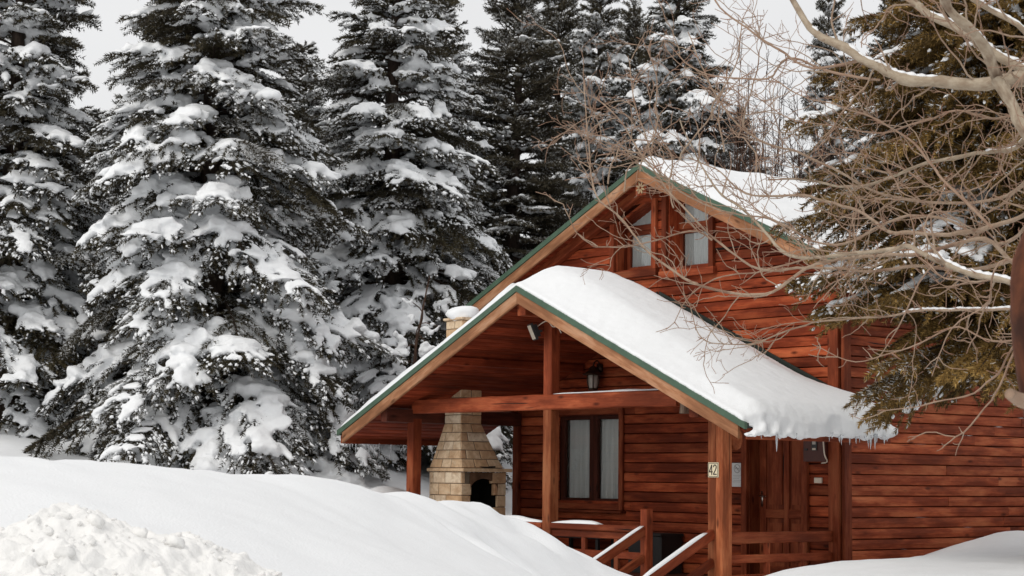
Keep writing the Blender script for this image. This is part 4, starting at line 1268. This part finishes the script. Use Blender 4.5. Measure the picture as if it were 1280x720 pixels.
        # leader
        tl = np.linspace(H - .5, H + .05, 28); NP.append(np.stack([np.interp(tl, zz, wob[:, 0]), np.interp(tl, zz, wob[:, 1]), tl], 1)); NDr.append(np.tile([[0, 0, 1.]], (28, 1))); NF.append(np.full(28, frost)); NT.append(np.zeros(28))
        NP = np.vstack(NP); NDr = np.vstack(NDr)
        V, f3, ti = needles(NP, NDr, nper, nlen, nwid, r, frost=np.concatenate(NF), tone=np.concatenate(NT))
        nd.add(V, f3=f3, g=np.zeros_like(V), tint=ti)
        if SC: lumps(sn, SC, SA, SR, 1, .6, 2.1, seed)
        if BC: lumps(sn, BC, BA, BR, 2, .5, 2.3, seed + 1)
        self.trunk = tr.mesh('trunk', M['spruce_bark'], False)
        self.limbs = lb.mesh('limbs', M['spruce_bark'], False)
        self.crown = nd.mesh('crown', M[mat], True)
        self.snow = fuse(sn, seed) if sn.v else None
        self.dust = None
        if TC:
            du = MB(); lumps(du, TC, TA, TR_, 1, .5, 2.1, seed + 5); self.dust = du.mesh('snow_dust', M['tree_snow'], False)
        self.ntri = len(f3)
    def place(self, name, loc, rot, scale, label, group=None):
        root = empty(name, loc); root.rotation_euler = (0, 0, rot); root.scale = scale if not np.isscalar(scale) else (scale,) * 3
        tag(root, label, 'spruce tree', group)
        for nm, me in (('trunk', self.trunk), ('limbs', self.limbs), ('crown', self.crown), ('snow_load', self.snow), ('snow_dust', self.dust)):
            if me is None: continue
            o = bpy.data.objects.new(nm, me); COL.objects.link(o); o.parent = root
            if nm.startswith('snow'): o['kind'] = 'stuff'
        return root
TG = 'snow-laden spruces around the cabin'
def base(px, d, py=560):
    q = W(px, py, d); return (q[0], q[1], ground_z(q[0], q[1]) - .05)

A = Spruce(10.6, 2.75, .3, 11, droop=.58, whorl=.225, nb=8, snow=1.0, pad=1.25, frost=.13, dust=1.3, power=.80, spray=.46, hang=.42, tip_up=.10, nper=4, nwid=.018, nstep=.019, snow_top=.52)
B = Spruce(10.6, 2.7, .6, 23, droop=.52, whorl=.225, nb=8, snow=.97, pad=1.15, frost=.13, dust=1.2, power=.85, spray=.44, hang=.40, tip_up=.12, nper=4, nwid=.018, nstep=.019, snow_top=.66)
Cc = Spruce(10.0, 1.9, .7, 37, droop=.26, whorl=.22, nb=8, snow=.34, pad=.2, frost=.13, nlen=.075, nwid=.020, nstep=.024, nper=3, mat='needle_pale', power=.60, tip_up=.30, twig_gap=.09, hang=.2)
Dd = Spruce(10.5, 2.4, .7, 41, droop=.44, whorl=.25, nb=8, snow=.92, pad=1.05, frost=.13, dust=1.0, nlen=.07, nwid=.020, nstep=.024, nper=4, power=.8, twig_gap=.09, hang=.35, tip_up=.15)
A.place('spruce_tree', base(256, 29.5), .4, (1.20, 1.14, 1.03), 'broad dark spruce loaded with snow pads, tallest in front of the bank at left', TG)
B.place('spruce_tree', base(484, 33.5), 1.1, (1.14, 1.10, 1.03), 'dense spruce with big snow pads rising right behind the stone chimney', TG)
Dd.place('spruce_tree', base(2, 31), 2.0, (1.12, 1.12, 1.02), 'snowy spruce cut by the left edge of the photo', TG)
Dd.place('spruce_tree', base(550, 37.5), 4.0, (.92, .92, .90), 'narrow snowy spruce squeezed behind the chimney spruce on its right', TG)
Dd.place('spruce_tree', base(106, 36), .6, (1.0, 1.0, .60), 'dim spruce in the gap between the left edge spruce and the broad one', TG)
Cc.place('spruce_tree', base(640, 38), .2, (1.15, 1.15, 1.04), 'thin olive spruce with almost no snow left of the gable peak', TG)
Cc.place('spruce_tree', base(694, 43), 2.2, (1.0, 1.0, 1.12), 'pale thin spruce behind the left slope of the main roof', TG)
Cc.place('spruce_tree', base(598, 45), 3.7, (1.2, 1.2, .74), 'shaded thin spruce deep in the gap behind the chimney spruce', TG)
Dd.place('spruce_tree', base(746, 41), 5.2, (.86, .86, 1.06), 'slim frosted spruce standing directly behind the gable peak', TG)
B.place('spruce_tree', base(848, 38.5), 3.9, (1.0, 1.0, 1.05), 'large snow-padded spruce above the snowy main roof ridge', TG)
Dd.place('spruce_tree', base(922, 42), 1.6, (.95, .95, .74), 'short snowy spruce under the bare bushes beyond the roof ridge', TG)
Dd.place('spruce_tree', base(1040, 41), 2.9, (.62, .62, 1.05), 'slender dark spire spruce right of the bare bushes', TG)
Cc.place('spruce_tree', base(790, 47), .9, (1.15, 1.15, 1.12), 'faint thin spruce between the frosted one and the padded one', TG)
Dd.place('spruce_tree', base(368, 41), 5.9, (1.15, 1.15, .84), 'dark spruce filling the gap between the two big snowy spruces', TG)
A.place('spruce_tree', base(1120, 36), 5.0, (.7, .7, .9), 'spruce behind the far end of the main roof', TG)
Cc.place('spruce_tree', base(30, 44), 4.4, (1.2, 1.2, 1.1), 'shaded spruce behind the left edge spruce', TG)
Cc.place('spruce_tree', base(195, 43), 1.3, (1.2, 1.2, 1.0), 'shaded spruce behind the broad snowy spruce', TG)
# yellowing spruce beside the side wall
Br = Spruce(9.5, 2.8, 2.35, 59, skirt=.68, droop=.30, whorl=.18, nb=12, snow=.32, pad=.25, frost=.045, nlen=.055, nwid=.015, nstep=.011, nper=4, mat='needle_brown', power=.42, tip_up=.28, twig_gap=.07, hang=.32, spray=.46, dust=.5)
q = W(1322, 560, 19.4)
Br.place('spruce_tree', (q[0], q[1], ground_z(q[0], q[1]) - .05), .9, 1.0, 'yellowing brown spruce with drooping boughs in front of the cabin side wall')
print('needle tris', A.ntri, B.ntri, Cc.ntri, Dd.ntri, Br.ntri)

# ------------------------------------------------------------------ bare aspen at the right
class Bare:
    def __init__(self, seed):
        self.r = np.random.RandomState(seed); self.mb = MB(); self.sn = MB(); self.tips = MB()
    def limb(self, pts, r0, r1, sides=8, tint=0., snow=False, n=None):
        L = np.linalg.norm(np.diff(np.array(pts), axis=0), axis=1).sum()
        n = n or max(8, int(L / .05))
        P = spline(pts, n)
        N3 = np.stack([vnoise(P, 5, 71 + k) for k in range(3)], 1)
        w_ = np.sin(np.linspace(0, np.pi, n))[:, None] ** .5
        K3 = np.stack([vnoise(P, 2.6, 81 + k) for k in range(3)], 1)
        Q3 = np.stack([vnoise(P, 11, 91 + k) for k in range(3)], 1)
        P = P + (N3 * .016 + K3 * .034 + Q3 * .007) * w_
        k_ = .94 if r0 > .027 else .70
        rad = np.linspace(r0, r1, n) ** 1.0 * k_ * (1 + .09 * self.r.normal(0, 1, n))
        tube(self.mb, P, rad, sides, tint=tint)
        if snow:
            a, b = snow
            for i in range(int(a * n), int(b * n)):
                if vnoise(P[i:i + 1], 3.5, 5)[0] > -.25:
                    T = unit(P[min(i + 1, n - 1)] - P[i - 1])
                    lumps(self.sn, [P[i] + [0, 0, rad[i] * .80]], [T], [(.045, rad[i] * .72, rad[i] * .42 + .006)], 1, .3, 2, i)
        return P, rad
    def twig(self, p, d, L, r0, lvl):
        r = self.r
        n = max(5, int(L / .035)); t = np.linspace(0, 1, n)
        d = unit(d); bend = r.normal(0, .55, 3) + np.array([0, 0, .35])
        P = [np.array(p)]; dd = d
        for k in range(n - 1):
            dd = unit(dd + bend * (.9 / n) + r.normal(0, .19, 3)); P.append(P[-1] + dd * L / (n - 1))
        P = np.array(P)
        tube(self.tips if lvl > 0 else self.mb, P, np.linspace(r0, max(.0017, r0 * .42), n), 4 if lvl else 5, tint=np.repeat(np.linspace(.25 + .25 * lvl, .75 + .1 * lvl, n), 4 if lvl else 5), cap=False)
        if lvl < 2:
            m = int(L * r.uniform(5.5, 9) * (1.0 if lvl == 0 else 1.2))
            for _ in range(m):
                i = r.randint(int(n * .2), n - 1)
                T = unit(P[i + 1] - P[i]); s = r.normal(0, 1, 3); s -= T * np.dot(s, T); s = unit(s)
                self.twig(P[i], T * .75 + s * .75, L * r.uniform(.18, .45), r0 * .55, lvl + 1)
        else:
            pass
        # buds
        return P
    def side_twigs(self, P, rad, dens, Lr=(.2, .75), start=.08, up=.35):
        r = self.r; L = np.linalg.norm(np.diff(P, axis=0), axis=1).sum(); n = len(P)
        for _ in range(int(L * dens * 4)):                     # short spurs with buds
            i = r.randint(int(n * start), n - 1); T = unit(P[i + 1] - P[i]); s = unit(r.normal(0, 1, 3) + T * .4)
            self.twig(P[i], s, r.uniform(.02, .09), .0032, 3)
        for _ in range(int(L * dens * 1.75)):
            i = r.randint(int(n * start), n - 1)
            T = unit(P[i + 1] - P[i]); s = r.normal(0, 1, 3); s -= T * np.dot(s, T); s = unit(s); s[2] += up * r.uniform(-.6, 1.2)
            self.twig(P[i], T * r.uniform(.5, 1.1) + s * .8, r.uniform(*Lr), min(.0062, max(.0030, rad[i] * .45)), 0)
bare = Bare(5)
def pl(seq, d0, d1=None):
    d1 = d1 if d1 is not None else d0
    n = len(seq); return [W(x, y, d0 + (d1 - d0) * i / (n - 1)) for i, (x, y) in enumerate(seq)]
fork = W(1296, 120, 9.6)
LIMBS = [
    # (points, depth start, depth end, radius start, radius end, snow span, twig density)
    ([(1420, 118), (1330, 100), (1280, 98), (1230, 101), (1180, 100), (1130, 92), (1082, 76), (1040, 48), (1010, 28), (985, -6), (962, -40)], 9.4, 10.6, .046, .014, (.28, .75), 3.2),
    ([(1256, 112), (1240, 85), (1222, 56), (1204, 32), (1186, 2), (1170, -40)], 9.5, 9.0, .034, .020, (.1, .5), 2.5),
    ([(1300, 100), (1262, 72), (1215, 45), (1175, 28), (1146, 8), (1120, -20)], 9.7, 10.2, .030, .020, (.1, .8), 2.5),
    ([(1246, 100), (1264, 130), (1284, 165), (1310, 205)], 9.4, 9.2, .034, .036, None, 2),
    ([(1320, 172), (1280, 179), (1230, 190), (1167, 205), (1108, 226), (1060, 232), (1010, 222), (960, 224)], 10.0, 11.2, .024, .006, (.1, .5), 5.0),
    ([(1320, 262), (1280, 269), (1246, 283), (1208, 292), (1133, 292), (1100, 279), (1067, 262), (1000, 243), (934, 242), (898, 216), (860, 196)], 9.3, 11.5, .022, .005, None, 4.2),
    ([(1262, 351), (1213, 340), (1172, 322), (1136, 306), (1113, 318), (1055, 323), (1005, 322), (962, 306), (930, 268), (900, 240), (872, 200), (850, 150)], 9.0, 11.0, .026, .005, (.02, .32), 4.5),
    ([(1300, 380), (1263, 386), (1222, 385), (1167, 386), (1138, 386), (1105, 398), (1062, 402), (1020, 404), (969, 415), (936, 429), (893, 429), (871, 411), (862, 380)], 9.2, 11.5, .013, .004, (.1, .4), 3.0),
    ([(1300, 400), (1267, 435), (1255, 468), (1213, 493), (1167, 502), (1138, 510), (1097, 516)], 8.8, 9.6, .010, .003, None, 2.0),
    ([(1290, 395), (1263, 447), (1246, 493), (1213, 531), (1192, 547), (1160, 540), (1134, 552)], 8.7, 9.2, .010, .003, None, 2.0),
    ([(1290, 340), (1230, 300), (1150, 318), (1080, 325), (1023, 335), (980, 360), (945, 371), (907, 368), (857, 351), (828, 333), (796, 304), (764, 268), (745, 238), (737, 202), (734, 150), (730, 100)], 9.6, 11.2, .018, .0045, None, 3.4),
    ([(1280, 318), (1180, 330), (1100, 340), (1023, 333), (1001, 335), (940, 335), (890, 300), (864, 278), (836, 242), (825, 218), (803, 190), (772, 150), (740, 118)], 10.2, 10.8, .018, .0045, None, 3.4),
    ([(890, 300), (868, 289), (838, 296), (810, 306), (775, 313), (748, 314), (724, 303), (710, 278), (716, 255)], 10.75, 10.4, .008, .003, None, 4.0),
    ([(1010, 322), (960, 335), (915, 345), (880, 360), (857, 380), (843, 403), (820, 415)], 10.8, 11.3, .008, .003, None, 3.5),
    ([(1330, 240), (1270, 235), (1200, 255), (1130, 250), (1060, 215), (1000, 190), (950, 178), (905, 140), (880, 90), (860, 40)], 10.4, 11.8, .018, .005, None, 4.6),
    ([(1320, 300), (1260, 300), (1190, 272), (1120, 268), (1040, 300), (960, 270), (900, 262), (850, 240), (812, 190), (792, 130), (785, 70)], 9.8, 11.8, .015, .004, None, 4.6),
    ([(1080, 75), (1020, 88), (975, 60), (930, 35), (900, 5), (885, -30)], 10.2, 10.6, .012, .006, None, 3.4),
    ([(1100, 100), (1040, 92), (985, 70), (960, 92), (920, 98), (870, 88), (830, 50)], 10.1, 11.0, .012, .004, None, 3.5),
    ([(1310, 440), (1276, 420), (1235, 425), (1190, 412), (1150, 432), (1105, 440), (1060, 448), (1015, 430)], 9.0, 9.8, .009, .003, None, 3.5),
    ([(1330, 330), (1262, 325), (1235, 345), (1230, 380), (1200, 400), (1180, 440), (1165, 470)], 8.8, 9.2, .009, .003, None, 2.5),
    ([(1172, 322), (1150, 350), (1135, 385), (1120, 420), (1095, 450)], 9.6, 9.9, .008, .003, None, 2.5),
    ([(1240, 285), (1190, 240), (1150, 190), (1100, 150), (1060, 130), (1010, 125), (960, 95)], 9.6, 10.8, .012, .004, None, 4.2),
    ([(1320, 150), (1260, 150), (1200, 142), (1150, 150), (1090, 165), (1040, 160), (985, 150), (940, 118)], 9.8, 11.2, .012, .004, None, 4.2),
    ([(1340, 60), (1280, 40), (1230, 10), (1190, -30)], 9.2, 9.4, .024, .018, (.2, .9), 2.5),
    ([(1320, 230), (1240, 215), (1180, 240), (1120, 205), (1060, 190), (1000, 200)], 10.8, 11.8, .010, .003, None, 4.5),
]
tk = MB()
_tb = W(1352, 1100, 8.2); _tb[2] = ground_z(_tb[0], _tb[1]) - .3
TR = spline([_tb, W(1336, 760, 8.3), W(1318, 560, 8.5), W(1314, 400, 8.8), W(1322, 240, 9.2), W(1335, 100, 9.5), W(1342, -60, 9.7), W(1330, -300, 9.9), W(1350, -620, 10.1), W(1340, -980, 10.3)], 70)
tube(tk, TR, np.interp(np.linspace(0, 1, 70), [0, .08, .45, 1], [.19, .15, .085, .012]), 12)
bt = empty('bare_tree', _tb); tag(bt, 'bare pale barked tree reaching leafless snowy branches in from the right edge', 'bare tree')
for seq, d0, d1, r0, r1, snow, dens in LIMBS:
    pts = pl(seq, d0, d1)
    if seq[0][0] >= 1262:                                      # grows out of the trunk
        while len(pts) > 3 and seq[len(seq) - len(pts)][0] > 1300: pts = pts[1:]
        k_ = np.argmin(np.linalg.norm(TR - (pts[0] + [0, 0, -.06]), axis=1)); pts = [TR[k_]] + pts
    P, rad = bare.limb(pts, r0, r1, 8 if r0 > .015 else 6, tint=0. if r0 > .022 else (.35 if r0 > .012 else .6), snow=snow)
    bare.side_twigs(P, rad, dens, (.2, .75) if r0 > .0105 else ((.08, .4) if seq[-1][1] < 415 else (.05, .22)))
# the rest of its head, above and beyond the picture
for k in range(22):
    p = TR[int(np.interp(k, [0, 21], [40, 68]))]
    a = bare.r.uniform(0, 6.28); dd = np.array([math.cos(a), math.sin(a), bare.r.uniform(.3, .9)])
    bare.twig(p, dd, bare.r.uniform(.8, 1.8) * np.interp(k, [0, 21], [1.1, .5]), .018 - .0005 * k, 0)
# red upright shoots near the gable
for px, py in [(780, 240), (800, 215), (815, 190), (835, 230), (850, 200), (770, 200), (870, 215), (905, 190), (930, 160), (760, 230), (890, 150), (842, 260), (945, 215)]:
    bare.twig(W(px, py, 10.9), ROT @ np.array([bare.r.uniform(-.25, .35), -1, bare.r.uniform(-.3, .3)]), bare.r.uniform(.35, .8), .0055, 0)
# trunk, mostly outside the frame
tko = tk.build('trunk', M['pale_bark'], bt, flat=False)
bare.mb.build('branches', M['pale_bark'], bt, flat=False)
bare.tips.build('twigs', M['pale_bark'], bt, flat=False)
bare.sn.build('branch_snow', M['tree_snow'], bt, flat=False)['kind'] = 'stuff'
# near leaning stem with stripped red bark at the right edge
ns = empty('leaning_stem', W(1350, 760, 5.4)); tag(ns, 'blurred near stem of dark red bark at the extreme right edge', 'tree stem')
m = MB()
P = spline([W(1420, 1100, 5.6), W(1350, 760, 5.4), W(1312, 580, 5.2), W(1294, 490, 5.15), W(1285, 420, 5.1), W(1283, 360, 5.0), W(1290, 310, 5.0), W(1325, 230, 5.0), W(1380, 100, 5.05), W(1410, -150, 5.1), W(1460, -480, 5.2), W(1480, -800, 5.2)], 90)
P += np.stack([vnoise(P, 8, 5), vnoise(P, 8, 6), 0 * P[:, 0]], 1) * .006
tube(m, P, np.interp(np.linspace(0, 1, 90), [0, .17, .28, .34, .40, .44, .6, 1], [.05, .03, .034, .044, .046, .036, .03, .006]) * (1 + .08 * vnoise(P, 14, 3)), 14)
m.build('bark', M['red_bark'], ns, flat=False)
lb_ = Bare(77)
for k in range(12):
    p = P[int(np.interp(k, [0, 11], [62, 88]))]; a = lb_.r.uniform(0, 6.28)
    lb_.twig(p, np.array([math.cos(a), math.sin(a), .7]), lb_.r.uniform(.4, .9), .009, 0)
lb_.mb.build('branches', M['twig'], ns, flat=False); lb_.tips.build('twigs', M['twig'], ns, flat=False)
m = MB(); tube(m, spline([W(1294, 503, 5.16), W(1275, 500, 5.1), W(1262, 492, 5.06)], 10), np.linspace(.026, .016, 10), 10); m.build('broken_stub', M['pale_bark'], ns, flat=False)

# bare bushes behind the roof ridge
def bush(px, d, h, seed, label, n=20):
    b = Bare(seed); r = b.r; root = empty('bare_bush', base(px, d)); c = np.array(root.location)
    for _ in range(n):
        p = c + np.array([r.normal(0, .35), r.normal(0, .35), 0]); hh = h * r.uniform(.7, 1.05)
        top = p + np.array([r.normal(0, .5), r.normal(0, .5), hh])
        P = spline([p, p * .5 + top * .5 + r.normal(0, .12, 3), top], 16)
        tube(b.mb, P, np.linspace(.022, .006, 16), 5)
        for _k in range(15):
            i = r.randint(6, 15); T = unit(P[i] - P[i - 1]); b.twig(P[i], T + r.normal(0, .35, 3), r.uniform(.3, 1.0), .008, 1)
    tag(root, label, 'bush')
    b.mb.build('stems', M['twig'], root, flat=False); b.tips.build('twigs', M['twig'], root, flat=False)
bush(938, 38, 8.2, 3, 'tall bare brush with fine upright twigs left of the spire spruce')
bush(985, 39, 7.8, 4, 'bare twiggy brush touching the spire spruce')
# snowy sapling beside the chimney
sp = empty('sapling', base(512, 30.2)); c = np.array(sp.location)
b = Bare(9)
P = spline([c, W(516, 470, 30.2), W(526, 400, 30.2), W(537, 345, 30.1)], 20); tube(b.mb, P, np.linspace(.03, .012, 20), 6)
for (i, seq) in [(9, [(520, 430), (495, 445)]), (12, [(524, 405), (548, 408)]), (14, [(528, 390), (508, 372)]), (11, [(522, 418), (540, 440)]), (7, [(517, 455), (540, 462)]), (8, [(517, 452), (498, 462)])]:
    tube(b.mb, spline([P[i], W(*seq[0], 30.2), W(*seq[1], 30.0)], 8), np.linspace(.014, .006, 8), 5)
b.mb.build('stem', M['twig'], sp, flat=False)
b = MB()
spots = [(508, 442, .13), (532, 412, .09), (516, 398, .07), (505, 425, .10), (540, 438, .12), (498, 458, .10), (536, 462, .10), (545, 408, .06), (520, 470, .16), (510, 380, .06)]
for x, y, s_ in spots:
    lumps(b, [W(x + rs.normal(0, 5 * s_ / .1), y + rs.normal(0, 4), 30.0) for _ in range(5)], rs.normal(0, 1, (5, 3)) * [1, 1, .4], [(s_ * rs.uniform(.5, 1.1), s_ * rs.uniform(.4, .7), s_ * rs.uniform(.3, .55)) for _ in range(5)], 2, .45, 1.8, 3)
so2 = bpy.data.objects.new('snow_load', fuse(b, 4, .022)); COL.objects.link(so2); so2.parent = sp; so2.matrix_parent_inverse = Matrix.Translation(sp.location).inverted(); so2['kind'] = 'stuff'
tag(sp, 'thin sapling with snow lumps standing left of the stone chimney', 'sapling')

# ------------------------------------------------------------------ daylight: bright overcast
world = bpy.data.worlds.new('World'); S.world = world; world.use_nodes = True
nt = world.node_tree; bg = nt.nodes['Background']
sky = nt.nodes.new('ShaderNodeTexSky'); sky.sky_type = 'NISHITA'; sky.sun_disc = False
SUN_EL, SUN_AZ = math.radians(46), math.radians(172)          # azimuth measured clockwise from +y
sky.sun_elevation = SUN_EL; sky.sun_rotation = SUN_AZ
tc = nt.nodes.new('ShaderNodeTexCoord').outputs['Generated']
cl = noise(nt, mapv(nt, tc, (1.2, 1.2, 3.0)), 1.6, 4, .55, .3)
cloud = ramp(nt, cl, [(.3, (6.5, 6.45, 6.4)), (.7, (7.5, 7.45, 7.4))])
c = mixc(nt, .93, sky.outputs[0], cloud)
nt.links.new(c, bg.inputs['Color']); bg.inputs['Strength'].default_value = .105
sl = bpy.data.lights.new('sun', 'SUN'); sl.energy = 1.1; sl.angle = math.radians(35); sl.color = (1, .95, .88)
so_ = bpy.data.objects.new('sun', sl); COL.objects.link(so_)
sd = Vector((math.sin(SUN_AZ) * math.cos(SUN_EL), math.cos(SUN_AZ) * math.cos(SUN_EL), math.sin(SUN_EL)))
so_.rotation_euler = sd.to_track_quat('Z', 'Y').to_euler()

# ------------------------------------------------------------------ camera
cam = bpy.data.cameras.new('camera'); co = bpy.data.objects.new('camera', cam); COL.objects.link(co)
cam.sensor_width = 36; cam.lens = F / 1280 * 36; cam.clip_end = 2000; cam.clip_start = .1
cols = [ROT @ np.array(v, float) for v in ((1, 0, 0), (0, -1, 0), (0, 0, -1))]
mw = Matrix([[cols[0][i], cols[1][i], cols[2][i], EYE[i]] for i in range(3)] + [[0, 0, 0, 1]])
co.matrix_world = mw
cam.dof.use_dof = True; cam.dof.focus_distance = 23; cam.dof.aperture_fstop = 11
S.camera = co
S.render.engine = 'CYCLES'
S.view_settings.view_transform = 'Standard'; S.view_settings.look = 'None'; S.view_settings.exposure = .22; S.view_settings.gamma = 1
S.cycles.max_bounces = 8; S.cycles.transparent_max_bounces = 12
